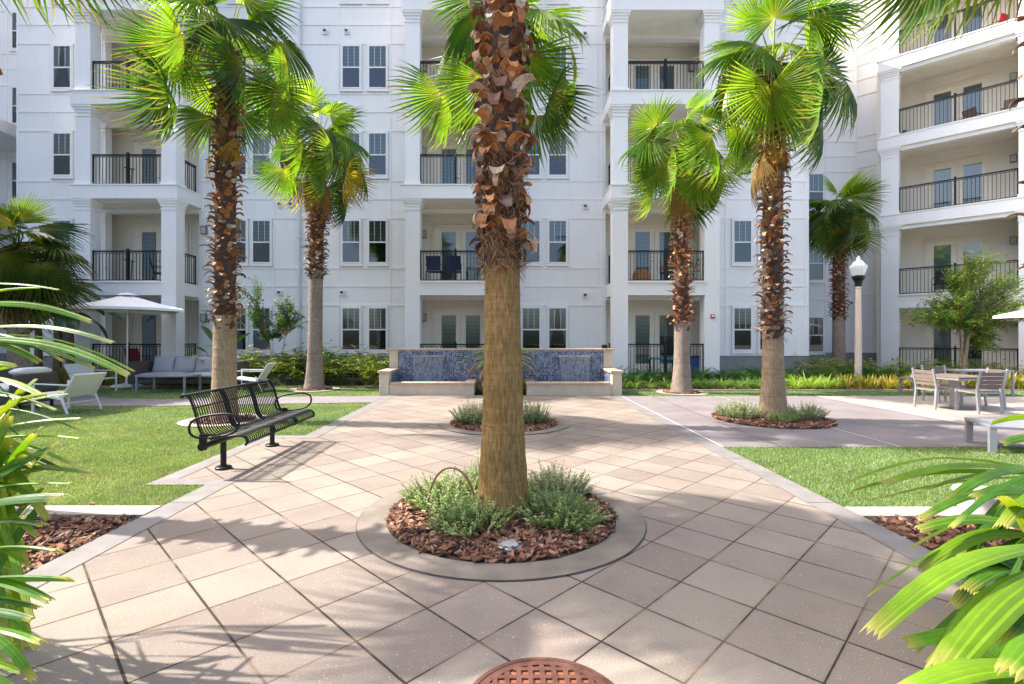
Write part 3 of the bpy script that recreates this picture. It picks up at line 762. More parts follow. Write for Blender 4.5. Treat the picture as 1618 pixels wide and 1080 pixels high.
def palm(name, label, base, crown_z, seed, r0, r1, smooth_z, boot_r, nb, bark, group, nl=30, Rr=(.85, 1.05), pet=(.55, .85), dead=8, extra=(), lean=(0, 0), bootkw={}, fib=0, smin=-30, dark=1.0, prof=None, skirt_z=None, az0=0, gaps=None, deadkw=(.9, 1.0), yel=.05):
    rg = np.random.default_rng(seed); bx, by = base
    th = thing(name, label, 'palm tree', (bx, by, 0), 0, group)
    H = crown_z
    axis = [(0, 0, -.1), (lean[0]*.3, lean[1]*.3, H*.4), (lean[0], lean[1], H)]
    rs = lambda z: (r1 + (r0-r1)*math.exp(-max(z, 0)/.45)) if prof is None else float(np.interp(z, [p[0] for p in prof], [p[1] for p in prof]))
    # smooth trunk
    m = MB(); zs = np.arange(-.1, smooth_z+.15, .045); V = []; n = 28
    ph = rg.uniform(0, 6, 4)
    for z in zs:
        c = trunk_pt(axis, z); r = rs(z)
        for k in range(n):
            a = 2*PI*k/n; rr = r*(1 + .018*math.sin(3*a+ph[0]+z) + .012*math.sin(5*a+ph[1]-z*2) + .010*math.sin(z*40+ph[2]+math.sin(a*2)*.6)) + rg.normal(0, .0012)
            V.append((c[0]+rr*math.cos(a), c[1]+rr*math.sin(a), z))
    F = [(i*n+k, i*n+(k+1) % n, (i+1)*n+(k+1) % n, (i+1)*n+k) for i in range(len(zs)-1) for k in range(n)]
    m.add(V, F); m.build('trunk', bark, th, smooth=True)
    # old leaf bases
    m = MB(); core = lambda z: float(np.interp(z, [smooth_z-.15, smooth_z+.15, H-.5, H], [rs(smooth_z)*1.02, boot_r*.70, boot_r*.64, boot_r*.45]))
    zs = np.arange(smooth_z-.12, H+.02, .07); V = []; n = 20
    for z in zs:
        c = trunk_pt(axis, z); r = core(z)
        for k in range(n):
            a = 2*PI*k/n; rr = r*(1 + .06*rg.normal()); V.append((c[0]+rr*math.cos(a), c[1]+rr*math.sin(a), z))
    F = [(i*n+k, i*n+(k+1) % n, (i+1)*n+(k+1) % n, (i+1)*n+k) for i in range(len(zs)-1) for k in range(n)]
    m.add(V, F, (.085, .045, .028))
    boots(rg, m, axis, core, smooth_z-.06, H-.15, nb, **bootkw)
    if fib: fibres(rg, m, axis, lambda z: core(z)*1.06, smooth_z-.22, smooth_z+.75, fib); fibres(rg, m, axis, lambda z: core(z)*1.04, smooth_z+.9, H-.3, fib//2)
    m.build('old_leaf_bases', M['boot'], th)
    # crown
    m = MB(); top = trunk_pt(axis, H-.03)
    lst = []
    for i in range(nl):
        t = i/(nl-1); el = 82 + (smin-82)*t**1.05 + rg.normal(0, 6); az = az0 + i*2.39996 + rg.normal(0, .12)
        if gaps and any(g0 < (az % (2*PI)) < g1 and el < ge for g0, g1, ge in gaps): continue
        lst.append((az, R(el), rg.uniform(*pet), rg.uniform(*Rr), t))
    for e in extra: lst.append((*e, .8))
    for az, el, pl, rr, t in lst:
        d = np.array([math.cos(az)*math.cos(el), math.sin(az)*math.cos(el), math.sin(el)])
        pc = np.array((.30, .33, .08)) if t < .7 else np.array((.35, .26, .09))
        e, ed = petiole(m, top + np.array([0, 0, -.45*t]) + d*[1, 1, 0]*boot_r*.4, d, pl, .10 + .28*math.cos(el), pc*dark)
        # frond axis droops below the petiole
        ang = R(14 + 48*min(1, t*1.3) + rg.normal(0, 13)); hz = np.array([ed[0], ed[1], 0]); hz /= (np.linalg.norm(hz)+1e-9)
        cel = math.asin(max(-1, min(1, ed[2]))) - ang
        fd = hz*math.cos(cel) + np.array([0, 0, 1])*math.sin(cel)
        if t < .1: col = np.array((.26, .42, .05))
        else: col = np.array(LIME[rg.integers(len(LIME))])
        if t > .85 and rg.random() < yel: col = np.array((.46, .34, .045))
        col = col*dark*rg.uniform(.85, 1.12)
        fan(rg, m, rotmat(fd, roll=rg.normal(0, .35)), e, rr*(.75 if t < .08 else 1), spread=R(105 + rg.uniform(125, 165)*min(1, t*4+.1)), nseg=int(26+20*min(1, t*4)),
            droop=.05+.20*t+rg.uniform(0, .12), fold=rg.uniform(.12, .38), col=col, tipbrown=.15+.5*t)
    m.build('fronds', M['leaf'], th)
    if dead:
        m = MB(); z0 = skirt_z if skirt_z else H-.55
        for i in range(dead):
            az = i*2.39996+rg.normal(0, .3)+az0; el = R(rg.uniform(-78, -62)); d = np.array([math.cos(az)*math.cos(el), math.sin(az)*math.cos(el), math.sin(el)])
            p = trunk_pt(axis, z0+rg.uniform(-.1, .35)) + np.array([d[0], d[1], 0])*boot_r*1.2
            cc = np.array([(.40, .26, .10), (.33, .20, .085), (.46, .31, .12), (.50, .30, .05)][rg.integers(4)])*rg.uniform(.75, 1.1)
            e, ed = petiole(m, p, d, rg.uniform(.15, .4), .05, cc*.7, .011)
            fan(rg, m, rotmat(np.array([d[0]*.55, d[1]*.55, -1]), up=(math.cos(az), math.sin(az), 0.0)), e, rg.uniform(*deadkw)*.62, spread=R(rg.uniform(50, 85)), nseg=30, droop=.12, fold=.8, col=cc, dead=True)
        m.build('dead_fronds', M['dead'], th)
    return th
G = 'fan palms of the courtyard'
prof1 = [(-.1, .235), (0, .222), (.15, .212), (.5, .185), (.9, .165), (1.4, .150), (2.0, .143), (2.3, .15)]
palm('fan_palm', 'tall fan palm in the nearest round planter, its thick trunk mid picture', (.0, 4.12), 6.9, 21, .22, .145, 2.2, .205, 300, M['bark_brown'], G,
     nl=22, dead=4, lean=(-.06, 0), prof=prof1, fib=2200, bootkw=dict(ln=(.10, .24), wd=(.034, .068), curl=1.45, out=.75, splitp=.5, bright=1.2), yel=.1, Rr=(.95, 1.15), smin=-35)
palm('fan_palm', 'fan palm standing behind the nearest one in the second round planter', (0.0, 8.52), 6.45, 22, .22, .15, 2.1, .22, 200, M['bark_tan'], G, nl=22, dead=5, Rr=(.95, 1.12), pet=(.65, 1.1), az0=.4)
palm('fan_palm', 'full green fan palm right behind the black bench on the left lawn', (-4.90, 8.80), 6.60, 23, .24, .185, 1.72, .24, 330, M['bark_tan'], G, nl=23, dead=6, lean=(.05, 0), Rr=(.92, 1.12), pet=(.65, 1.1),
     bootkw=dict(ln=(.12, .22), wd=(.026, .048), curl=1.1, splitp=.3), skirt_z=5.0, fib=200)
palm('fan_palm', 'fan palm with orange dead fronds in the grass strip left of the fountain', (-5.28, 14.0), 6.95, 24, .30, .19, 3.2, .26, 330, M['bark_grey'], G, nl=25, dead=16, lean=(.12, 0), Rr=(1.0, 1.25), pet=(.75, 1.2),
     bootkw=dict(ln=(.13, .24), wd=(.032, .058), curl=1.0, splitp=.2), skirt_z=6.0, deadkw=(1.3, 1.8), yel=.7)
palm('fan_palm', 'fan palm with two hanging dead fronds just right of the fountain', (4.68, 13.2), 6.55, 25, .30, .19, 1.75, .25, 330, M['bark_grey'], G, nl=25, dead=9, Rr=(1.0, 1.2), pet=(.75, 1.15),
     bootkw=dict(ln=(.13, .24), wd=(.032, .058), curl=1.0, splitp=.2, bright=1.15), skirt_z=5.45, deadkw=(1.2, 1.6))
palm('fan_palm', 'fan palm rising from the round bed on the plaza at the right', (4.80, 8.95), 6.38, 26, .27, .165, 1.55, .235, 330, M['bark_tan'], G, nl=22, dead=7, Rr=(.92, 1.12), pet=(.65, 1.1), az0=1.1,
     bootkw=dict(ln=(.12, .22), wd=(.026, .048), curl=1.1, splitp=.3), skirt_z=5.0, fib=200, deadkw=(1.2, 1.5))
palm('fan_palm', 'dark green fan palm in front of the recessed wall beside the lamp post', (12.35, 18.5), 6.15, 27, .28, .20, 2.2, .28, 330, M['bark_grey'], G, nl=22, dead=9, Rr=(1.15, 1.35), pet=(.5, .8), dark=.85,
     bootkw=dict(ln=(.12, .20), wd=(.04, .06), curl=1.0), skirt_z=5.3, deadkw=(.9, 1.1))
palm('fan_palm', 'low fan palm at the far left edge, shade painted into its frond colour', (-11.9, 12.3), 3.7, 28, .26, .2, 1.6, .26, 90, M['bark_grey'], G, nl=20, dead=8, Rr=(1.0, 1.25), pet=(.6, .9), dark=.4, smin=-35, skirt_z=2.6)  # frond colours darkened here to paint in the shade over this palm
palm('fan_palm', 'fan palm beyond the left edge whose frond tips hang into the top left corner', (-4.55, 4.12), 7.15, 29, .24, .17, 2.0, .24, 90, M['bark_tan'], G, nl=22, dead=3, Rr=(1.0, 1.2), pet=(.65, 1.1), smin=-40,
     extra=((R(0), R(-66), 1.5, 1.05), (R(28), R(-62), 1.45, 1.0)))
palm('fan_palm', 'fan palm beyond the right edge whose frond tips hang into the top right corner', (4.75, 4.3), 7.2, 30, .24, .17, 2.0, .24, 90, M['bark_tan'], G, nl=22, dead=3, Rr=(1.0, 1.2), pet=(.65, 1.1), smin=-40, az0=2.0,
     extra=((R(172), R(-64), 1.55, 1.1), (R(150), R(-60), 1.55, 1.0), (R(200), R(-66), 1.4, 1.1)))

# ================================================================ BROAD FOREGROUND LEAVES (lady palm)
M['lady'] = leaf_mat('lady_palm_leaf', .36, .42, 6, .4)
def blade(rg, mb, p0, p1, wd, arc=.12, col=(.22, .42, .03), nrib=4, n=12, side=None, tip=.8):
    """a ribbed strap leaf with a blunt toothed tip, from p0 to p1, arching up by arc of its length"""
    p0 = np.array(p0, float); p1 = np.array(p1, float); d = p1-p0; L = np.linalg.norm(d); dn = d/L
    if side is None:
        side = np.cross(dn, (0, 0, 1.0)); side /= np.linalg.norm(side)
        tl = rg.normal(0, .45); nn = np.cross(side, dn); side = side*math.cos(tl) + nn*math.sin(tl)
    V = []; C = []; K = 2*nrib+1
    for i in range(n):
        t = i/(n-1); c = p0 + d*t + np.array([0, 0, .62*arc*L*math.sin(PI*min(1, t*.95)**1.25)])
        w_ = wd*(.16 + .84*min(1, (t*2.1))**.8)*(1 if t < .75 else 1-(t-.75)*1.2)
        for k in range(K):
            u = (k/(K-1))*2-1
            V.append(c + side*w_*u + np.array([0, 0, 1])*(.06*wd*(1 if k % 2 else -1) - .30*wd*u*u))
            cc = np.array(col)*(1.0 if k % 2 else .88)*(1 + .15*rg.normal()*0)
            if t > .97: cc = np.array((.34, .34, .08))
            C.append(cc)
    F = [(i*K+k, i*K+k+1, (i+1)*K+k+1, (i+1)*K+k) for i in range(n-1) for k in range(K-1)]
    base = len(V)
    for k in range(0, K-1, 2):                                     # toothed end: each rib ends in its own point
        a, b, c_ = (n-1)*K+k, (n-1)*K+k+1, (n-1)*K+k+2
        p = (np.array(V[a])+np.array(V[c_]))/2 + dn*wd*rg.uniform(.15, tip) - np.array([0, 0, wd*.25]); V.append(p); C.append(np.array((.42, .36, .12))); F.append((a, b, len(V)-1)); F.append((b, c_, len(V)-1))
    mb.add(np.array(V), F, np.array(C))
YG = [(.12, .27, .015), (.18, .32, .018), (.085, .21, .018), (.05, .145, .018), (.26, .34, .025)]
def lady_palm(label, base, blades, canes, seed, dark=1.0, F=1.6):
    rg = np.random.default_rng(seed); th = thing('lady_palm', label, 'palm shrub', (*base, 0))
    o = np.array([base[0], base[1], 0.0])
    m = MB(); hubs = {}
    for (h, tp, Yh, Yt, wd, arc, ci) in blades:
        wd = wd*.74*F; Yh *= F; Yt *= F
        p0 = at(h[0], h[1], Yh) - o; p1 = at(tp[0], tp[1], Yt) - o
        blade(rg, m, p0, p1, wd, arc, np.array(YG[ci])*dark*rg.uniform(.9, 1.1), nrib=3 if wd < .03 else 5); hubs.setdefault((round(p0[0]/.12), round(p0[2]/.12)), p0)
    m.build('fronds', M['lady'], th)
    m = MB()
    for k, p0 in enumerate(hubs.values()):
        b = np.array([canes[0] + rg.normal(0, .06), canes[1] + rg.normal(0, .06), 0]) - o
        b[2] = -.02; mid = np.array([b[0], b[1], p0[2]*.75])
        m.tube([b, (b+mid)/2, mid, mid*.45+p0*.55+np.array([0, 0, .04]), p0], [.011, .010, .009, .005, .004], 6, col=(.14, .22, .05))
    m.build('cane', M['lady'], th)
    return th
Bl = []
def bl(h, t, Yh, Yt, wd, arc, ci): Bl.append((h, t, Yh, Yt, wd, arc, ci))
# right-hand cluster, tips toward the left
bl((1680, 745), (1336, 768), 1.75, 1.6, .022, .14, 1); bl((1680, 745), (1397, 765), 1.75, 1.55, .026, .10, 1); bl((1680, 748), (1350, 776), 1.8, 1.7, .018, .09, 0)
bl((1680, 750), (1395, 787), 1.8, 1.7, .018, .06, 1); bl((1680, 740), (1500, 792), 1.8, 1.5, .024, .12, 0); bl((1680, 735), (1460, 775), 1.8, 1.9, .018, .10, 2)
bl((1690, 850), (1380, 1000), 1.25, 1.05, .040, .16, 1); bl((1690, 880), (1490, 1057), 1.2, 1.0, .055, .15, 1); bl((1690, 850), (1452, 838), 1.4, 1.3, .024, .14, 0)
bl((1690, 850), (1456, 905), 1.4, 1.3, .026, .22, 1); bl((1690, 800), (1372, 946), 1.5, 1.25, .011, .10, 1); bl((1690, 900), (1470, 1052), 1.3, 1.15, .022, .22, 4)
bl((1700, 990), (1432, 1012), 1.1, 1.05, .024, .05, 0); bl((1720, 1060), (1425, 1095), 1.0, .95, .042, .16, 1); bl((1690, 870), (1448, 1030), 1.35, 1.3, .013, .12, 2)
bl((1690, 780), (1455, 822), 1.5, 1.45, .022, .18, 2); bl((1690, 790), (1515, 890), 1.45, 1.35, .030, .22, 3); bl((1690, 830), (1510, 960), 1.4, 1.3, .030, .2, 3)
bl((1690, 960), (1530, 1085), 1.2, 1.1, .035, .18, 2); bl((1690, 1000), (1560, 1100), 1.1, 1.05, .04, .15, 0); bl((1680, 660), (1567, 668), 1.9, 1.8, .018, .08, 1)
bl((1690, 700), (1585, 700), 1.8, 1.7, .022, .12, 0); bl((1690, 760), (1560, 840), 1.6, 1.5, .028, .2, 0); bl((1690, 810), (1440, 868), 1.55, 1.5, .020, .16, 1)
bl((1700, 930), (1500, 1000), 1.3, 1.2, .028, .22, 3); bl((1700, 900), (1580, 1010), 1.15, 1.05, .045, .2, 3); bl((1700, 830), (1600, 930), 1.3, 1.2, .04, .25, 3); bl((1700, 740), (1590, 800), 1.6, 1.5, .03, .2, 2)
bl((1700, 1080), (1590, 1110), 1.0, .95, .05, .2, 1); bl((1720, 1000), (1600, 1060), 1.0, .9, .05, .15, 0); bl((1700, 860), (1610, 880), 1.3, 1.2, .04, .2, 2)
rg_ = np.random.default_rng(5)
for k in range(16): bl((1690+rg_.uniform(0, 40), rg_.uniform(720, 1080)), (rg_.uniform(1500, 1600), rg_.uniform(790, 1085)), rg_.uniform(1.3, 1.7), rg_.uniform(1.2, 1.5), rg_.uniform(.018, .034), rg_.uniform(.1, .25), int(rg_.integers(5)))
lady_palm('lush lime green lady palm leaves reaching in from the right foreground', (3.05, 2.3), Bl, (3.1, 2.3), 51, F=1.6)
Bl = []
for (h, t, Yh, Yt, wd, ci, arc) in [
    ((-70, 470), (61, 454), 1.9, 1.9, .014, 1, .05), ((-90, 450), (93, 458), 1.9, 1.85, .012, 1, .06), ((-90, 480), (143, 509), 1.9, 1.8, .016, 0, .10), ((-90, 490), (120, 498), 1.9, 1.9, .012, 2, .12),
    ((-90, 520), (179, 543), 1.85, 1.75, .019, 2, .10), ((-80, 530), (63, 572), 1.85, 1.8, .024, 0, .12), ((-80, 520), (99, 572), 1.85, 1.75, .022, 3, .13), ((-90, 530), (203, 595), 1.8, 1.7, .019, 0, .12),
    ((-90, 525), (211, 590), 1.85, 1.75, .016, 1, .13), ((-90, 540), (150, 585), 1.85, 1.75, .014, 2, .12), ((-70, 600), (25, 577), 1.7, 1.7, .008, 1, .02), ((-70, 590), (67, 625), 1.5, 1.4, .022, 1, .10),
    ((-70, 660), (107, 622), 1.6, 1.6, .010, 1, .04), ((-80, 620), (88, 648), 1.6, 1.55, .012, 2, .10), ((-70, 690), (127, 661), 1.5, 1.5, .014, 1, .06), ((-80, 640), (126, 682), 1.6, 1.5, .016, 3, .10),
    ((-80, 700), (127, 693), 1.4, 1.35, .013, 1, .06), ((-80, 690), (110, 733), 1.5, 1.4, .014, 0, .10), ((-80, 740), (143, 746), 1.4, 1.35, .016, 2, .05), ((-80, 700), (95, 742), 1.5, 1.4, .014, 3, .08),
    ((-80, 800), (90, 700), 1.3, 1.25, .032, 3, .04), ((-90, 810), (97, 783), 1.2, 1.15, .034, 3, .06), ((-80, 780), (115, 763), 1.3, 1.2, .016, 0, .04), ((-90, 880), (94, 870), 1.2, 1.1, .022, 2, .07),
    ((-90, 920), (108, 912), 1.15, 1.05, .028, 3, .03), ((-90, 910), (79, 949), 1.15, 1.05, .018, 2, .10), ((-90, 940), (61, 959), 1.15, 1.1, .016, 3, .06), ((-90, 960), (50, 977), 1.1, 1.05, .014, 3, .06),
    ((-90, 990), (65, 1013), 1.1, 1.0, .026, 2, .08), ((-90, 990), (53, 1078), 1.0, .95, .014, 2, .30), ((-80, 840), (49, 895), 1.2, 1.15, .012, 1, .10), ((-90, 1060), (20, 1090), .9, .9, .02, 2, .1),
    ((-80, 1040), (35, 1060), 1.0, .95, .014, 1, .1), ((-80, 760), (60, 790), 1.3, 1.25, .02, 2, .15), ((-80, 840), (70, 830), 1.3, 1.25, .022, 3, .12), ((-80, 640), (40, 700), 1.5, 1.4, .022, 3, .15)]:
    Bl.append((h, t, Yh, Yt, wd, arc, ci))
for k in range(46): Bl.append(((-90, rg_.uniform(480, 1060)), (rg_.uniform(-10, 80), rg_.uniform(560, 1080)), rg_.uniform(1.2, 1.8), rg_.uniform(1.2, 1.7), rg_.uniform(.012, .022), rg_.uniform(.05, .2), int(rg_.integers(5))))
lady_palm('lady palm with long arching yellow green leaves in the left foreground', (-3.3, 2.5), Bl, (-3.35, 2.5), 52, F=1.45)
# ================================================================ SHRUBS, BEDS, SMALL TREES
M['herb'] = leaf_mat('herb_leaf', .25, .6, 12, .2)
M['shrub'] = leaf_mat('shrub_leaf', .35, .35, 6, .45)
M['stem'] = pm('woody_stem', (.16, .11, .07), .85, .2, 20)
M['smallbark'] = pm('small_tree_bark', (.30, .21, .14), .85, .3, 12, .5, 40, stretch=(1, 1, .3))
def quads(rg, mb, P, D, N, L, W, C):
    """n small pointed leaves: base P, direction D, normal N"""
    n = len(P); S = np.cross(D, N); S /= (np.linalg.norm(S, axis=1, keepdims=True)+1e-9)
    L = L[:, None]; W = W[:, None]
    V = np.stack([P, P + D*L*.5 + S*W - N*L*.03, P + D*L, P + D*L*.5 - S*W - N*L*.03], 1).reshape(-1, 3)
    mb.add(V, np.arange(4*n).reshape(-1, 4), np.repeat(C, 4, 0))
def herb_data(seed, rad=.30, h=.28, ns=120, nl=26, leaf=.011, cols=((.22, .31, .11), (.30, .39, .15), (.15, .23, .08), (.38, .45, .22)), spk=.2):
    rg = np.random.default_rng(seed); m = MB(); st = MB()
    for i in range(ns):
        a = rg.uniform(0, 2*PI); rr = rad*math.sqrt(rg.random()); b = np.array([math.cos(a)*rr*.75, math.sin(a)*rr*.75, 0])
        hh = h*(1 - .45*(rr/rad)**2)*rg.uniform(.6, 1.1)*(1.35 if rg.random() < spk else 1)
        tip = b + np.array([math.cos(a)*rr*.45 + rg.normal(0, .025), math.sin(a)*rr*.45+rg.normal(0, .025), hh])
        st.tube([b, (b+tip)/2+np.array([0, 0, .01]), tip], [.0016, .0013, .0008], 3, cap=False)
        t = np.sort(rg.uniform(.12, 1, nl)); P = b + (tip-b)*t[:, None]
        aa = rg.uniform(0, 2*PI, nl); e = rg.uniform(.05, .9, nl)
        D = np.stack([np.cos(aa)*np.cos(e), np.sin(aa)*np.cos(e), np.sin(e)], 1)
        N = np.cross(D, np.cross(np.array([0, 0, 1.0]), D)); N /= np.linalg.norm(N, axis=1, keepdims=True)
        c = np.array(cols)[rg.integers(len(cols))]*rg.uniform(.8, 1.2, (nl, 1))*(.8+.35*t[:, None])
        quads(rg, m, P, D, N, leaf*rg.uniform(.8, 1.6, nl), leaf*rg.uniform(.3, .5, nl), c)
    return m.data('leaves', M['herb']), st.data('stems', M['stem'])
def place(name, label, cat, meshes, loc, rz=0, sc=1, group=None):
    o = thing(name, label, cat, loc, rz, group); o.scale = (sc, sc, sc) if np.isscalar(sc) else sc
    for me in meshes:
        c = bpy.data.objects.new(me.name.split('.')[0], me); COL.objects.link(c); c.parent = o
    return o
hA, hB, hC = herb_data(1, .34, .25, 330, 44, .015), herb_data(2, .32, .24, 300, 44, .015), herb_data(3, .30, .29, 230, 34, .017, cols=((.30, .36, .20), (.24, .32, .15), (.38, .42, .27)))
g = 'grey green herb shrubs in the round beds'
place('herb_shrub', 'widest bushy herb shrub at the left of the front palm under the rusty hoop', 'shrub', hA, (-.45, 4.30, .01), 0, (1.1, 1.1, .95), g)
place('herb_shrub', 'low herb shrub at the front left foot of the front palm', 'shrub', hB, (-.22, 3.84, .01), 1, (1.1, .8, .82), g)
place('herb_shrub', 'rounded herb shrub in front right of the front palm trunk', 'shrub', hB, (.43, 3.92, .01), 2.4, (1.05, .9, .9), g)
place('herb_shrub', 'taller spiky herb shrub behind the front palm trunk on its right', 'shrub', hC, (.46, 4.50, .01), .6, (1.1, .85, .92), g)
place('herb_shrub', 'small herb tuft behind the front palm beside the hoop', 'shrub', hC, (-.16, 4.72, .01), .9, (.6, .6, 1.1), g)
place('herb_shrub', 'herb shrub at the left of the second palm', 'shrub', hC, (-.50, 8.40, .01), 0, (1.2, 1, 1.15), g)
place('herb_shrub', 'herb shrub at the right of the second palm', 'shrub', hC, (.48, 8.45, .01), 2, (.95, .9, 1.25), g)
place('herb_shrub', 'herb shrub left of the palm on the plaza', 'shrub', hC, (4.22, 9.0, .01), 3, (1.25, 1, 1.05), g)
place('herb_shrub', 'small herb shrub in front of the palm on the plaza', 'shrub', hB, (4.72, 8.52, .01), 3.3, (.65, .6, .75), g)
place('herb_shrub', 'wide herb shrub right of the palm on the plaza', 'shrub', hC, (5.32, 8.85, .01), 4, (1.5, 1, .95), g)

def strap(rg, m, n, ln, wd, sp, lift, cols, base_r=.05, wide_top=False):
    for i in range(n):
        a = rg.uniform(0, 2*PI); L = rg.uniform(*ln); w_ = rg.uniform(*wd); el = R(rg.uniform(*lift)); k = 6
        p = np.array([math.cos(a)*base_r*rg.random(), math.sin(a)*base_r*rg.random(), 0]); e = el; V = []
        s_ = np.array([-math.sin(a), math.cos(a), 0]); c = np.array(cols[rg.integers(len(cols))])*rg.uniform(.8, 1.2); bend = rg.uniform(*sp)
        for j in range(k):
            t = j/(k-1); ww = w_*(.55+.9*t)*(1-t**3) if not wide_top else w_*max(.05, math.sin(PI*min(1, t*.93+.05)))
            d = np.array([math.cos(a)*math.cos(e), math.sin(a)*math.cos(e), math.sin(e)]); nn = np.cross(s_, d)
            V += [p - s_*ww + nn*ww*.35, p.copy(), p + s_*ww + nn*ww*.35]; p = p + d*L/(k-1); e -= bend/(k-1)
        m.add(V, [(j*3+u, j*3+u+1, j*3+u+4, j*3+u+3) for j in range(k-1) for u in (0, 1)], c)
def clump(seed, name='leaves', **kw):
    rg = np.random.default_rng(seed); m = MB(); strap(rg, m, **kw); return m.data(name, M['shrub'])
GR = ((.10, .21, .035), (.15, .28, .05), (.08, .16, .03), (.22, .33, .08))
YL = ((.42, .36, .06), (.50, .42, .10), (.30, .31, .06), (.22, .26, .05), (.46, .33, .06))
GG = ((.06, .13, .028), (.13, .22, .035), (.30, .32, .06), (.38, .36, .08), (.045, .10, .022))
DK = ((.045, .12, .03), (.06, .15, .035), (.035, .09, .025))
lir = [clump(10+k, n=60, ln=(.28, .46), wd=(.006, .010), sp=(1.2, 2.4), lift=(50, 88), cols=GR) for k in range(3)]
yel = [clump(20+k, n=34, ln=(.28, .52), wd=(.014, .024), sp=(.1, .7), lift=(62, 89), cols=YL, base_r=.12, wide_top=True) for k in range(3)]
oliv = [clump(26+k, n=34, ln=(.35, .60), wd=(.014, .024), sp=(.1, .7), lift=(62, 89), cols=((.24, .24, .06), (.34, .30, .07), (.13, .17, .04), (.30, .20, .05)), base_r=.12, wide_top=True) for k in range(3)]
gin = []
for k in range(3):                                                # shell ginger: arching canes carrying pairs of broad leaves
    rg = np.random.default_rng(30+k); m = MB()
    for i in range(20):
        a = rg.uniform(0, 2*PI); H = rg.uniform(.55, .95); e = R(rg.uniform(58, 85)); p = np.array([math.cos(a)*.12, math.sin(a)*.12, 0.0])
        for j in range(11):
            d = np.array([math.cos(a)*math.cos(e), math.sin(a)*math.cos(e), math.sin(e)]); p = p + d*H/11; e -= .07
            if j < 2: continue
            s_ = np.array([-math.sin(a), math.cos(a), 0])*(1 if j % 2 else -1)
            dd = d*.55 + s_*.75 + rg.normal(0, .15, 3); dd /= np.linalg.norm(dd)
            L = rg.uniform(.16, .28); wv = L*.13; cc = np.array(GG[rg.choice(5, p=[.2, .26, .24, .2, .1])])*rg.uniform(.85, 1.15)
            nn = np.cross(dd, np.cross((0, 0, 1.0), dd)); nn /= np.linalg.norm(nn); sd_ = np.cross(dd, nn)
            q = [p + dd*L*t - np.array([0, 0, L*.35*t*t]) for t in (0, .3, .65, 1)]; wf = (.2, 1, .8, .02)
            V = []
            for qq, f in zip(q, wf): V += [qq-sd_*wv*f+nn*wv*f*.3, qq, qq+sd_*wv*f+nn*wv*f*.3]
            m.add(V, [(u*3+v, u*3+v+1, u*3+v+4, u*3+v+3) for u in range(3) for v in (0, 1)], cc)
    gin.append(m.data('leaves', M['shrub']))
coon = []
for k in range(3):                                                # coontie: dark feathered arching fronds
    rg = np.random.default_rng(40+k); m = MB()
    for i in range(38):
        a = rg.uniform(0, 2*PI); L = rg.uniform(.35, .62); e = R(rg.uniform(35, 85)); p = np.array([0, 0, 0.0]); s_ = np.array([-math.sin(a), math.cos(a), 0])
        cc = np.array(DK[rg.integers(3)])*rg.uniform(.8, 1.4)
        for j in range(13):
            d = np.array([math.cos(a)*math.cos(e), math.sin(a)*math.cos(e), math.sin(e)]); q = p + d*L/13; e -= .09
            for sg in (-1, 1):
                if j > 1:
                    tp = q + s_*sg*.085*(1-.5*j/13) + d*.05; nn = d*.012
                    m.add([p, p+nn, tp, p-nn+d*.0], [(0, 1, 2, 3)], cc)
            p = q
    coon.append(m.data('leaves', M['shrub']))
rg = np.random.default_rng(77)
ORD = 'first second third fourth fifth sixth seventh eighth ninth tenth eleventh twelfth thirteenth fourteenth fifteenth sixteenth seventeenth eighteenth nineteenth twentieth'.split()
ORD += ['twenty-' + o for o in ORD[:9]] + ['thirtieth']
def row(name, label0, cat, group, meshes, pts, sc=(.85, 1.15)):
    pts = [p if len(p) == 3 else (p[0], p[1], None) for p in pts]
    order = {}
    for p in sorted(pts): order.setdefault(p[2], []).append(p)
    nr = len(order)
    for (x, y, r) in pts:
        k = order[r].index((x, y, r)); w_ = '' if nr == 1 else [' of front row', ' of second row', ' of third row', ' of fourth row'][r]
        label = '%s, %s from left%s' % (label0, ORD[k], w_)
        s = rg.uniform(*sc); place(name, label, cat, [meshes[rg.integers(len(meshes))]], (x, y, -.02), rg.uniform(0, 6.28), (s, s, s*rg.uniform(.9, 1.1)), group)
def grid(x0, x1, y0, y1, dx, dy, jit=.3):
    out = []; y = y0; r = 0
    while y <= y1:
        x = x0 + (dx/2 if r % 2 else 0)
        while x <= x1: out.append((x + rg.uniform(-jit, jit)*dx, y + rg.uniform(-jit, jit)*dy, r)); x += dx
        y += dy; r += 1
    return out
row('liriope_clump', 'bright green grassy clump right of the fountain', 'ground plant', 'liriope clumps edging the right bed', lir, grid(3.35, 8.1, 14.15, 14.75, .40, .42), (.95, 1.25))
row('liriope_clump', 'lime green grassy clump beside yellow blades', 'ground plant', 'lime clumps in the right bed', [clump(16, n=60, ln=(.3, .5), wd=(.007, .011), sp=(1.2, 2.2), lift=(50, 88), cols=((.34, .46, .06), (.26, .40, .05)))], grid(8.2, 9.5, 14.1, 14.5, .36, .35), (1, 1.3))
row('yellow_blade_plant', 'yellow green blade clump by the lamp post', 'ground plant', 'yellow blade clumps of the right bed', yel, grid(9.7, 16.5, 14.05, 14.7, .34, .36), (.9, 1.2))
row('dark_fern_shrub', 'dark feathery shrub against the right building', 'shrub', 'dark feathery shrubs of the right bed', coon, grid(3.5, 15.5, 15.3, 16.6, .62, .60), (1.1, 1.5))
row('olive_blade_plant', 'olive bronze blade clump behind the sofa group', 'ground plant', 'bronze blade clumps of the left bed', oliv, grid(-17.5, -9.2, 15.1, 15.8, .36, .38), (.9, 1.25))
row('shell_ginger', 'yellow green ginger shrub left of the fountain', 'shrub', 'ginger shrubs left of the fountain', gin, grid(-8.8, -3.5, 15.35, 16.4, .58, .5, .4), (.85, 1.6))
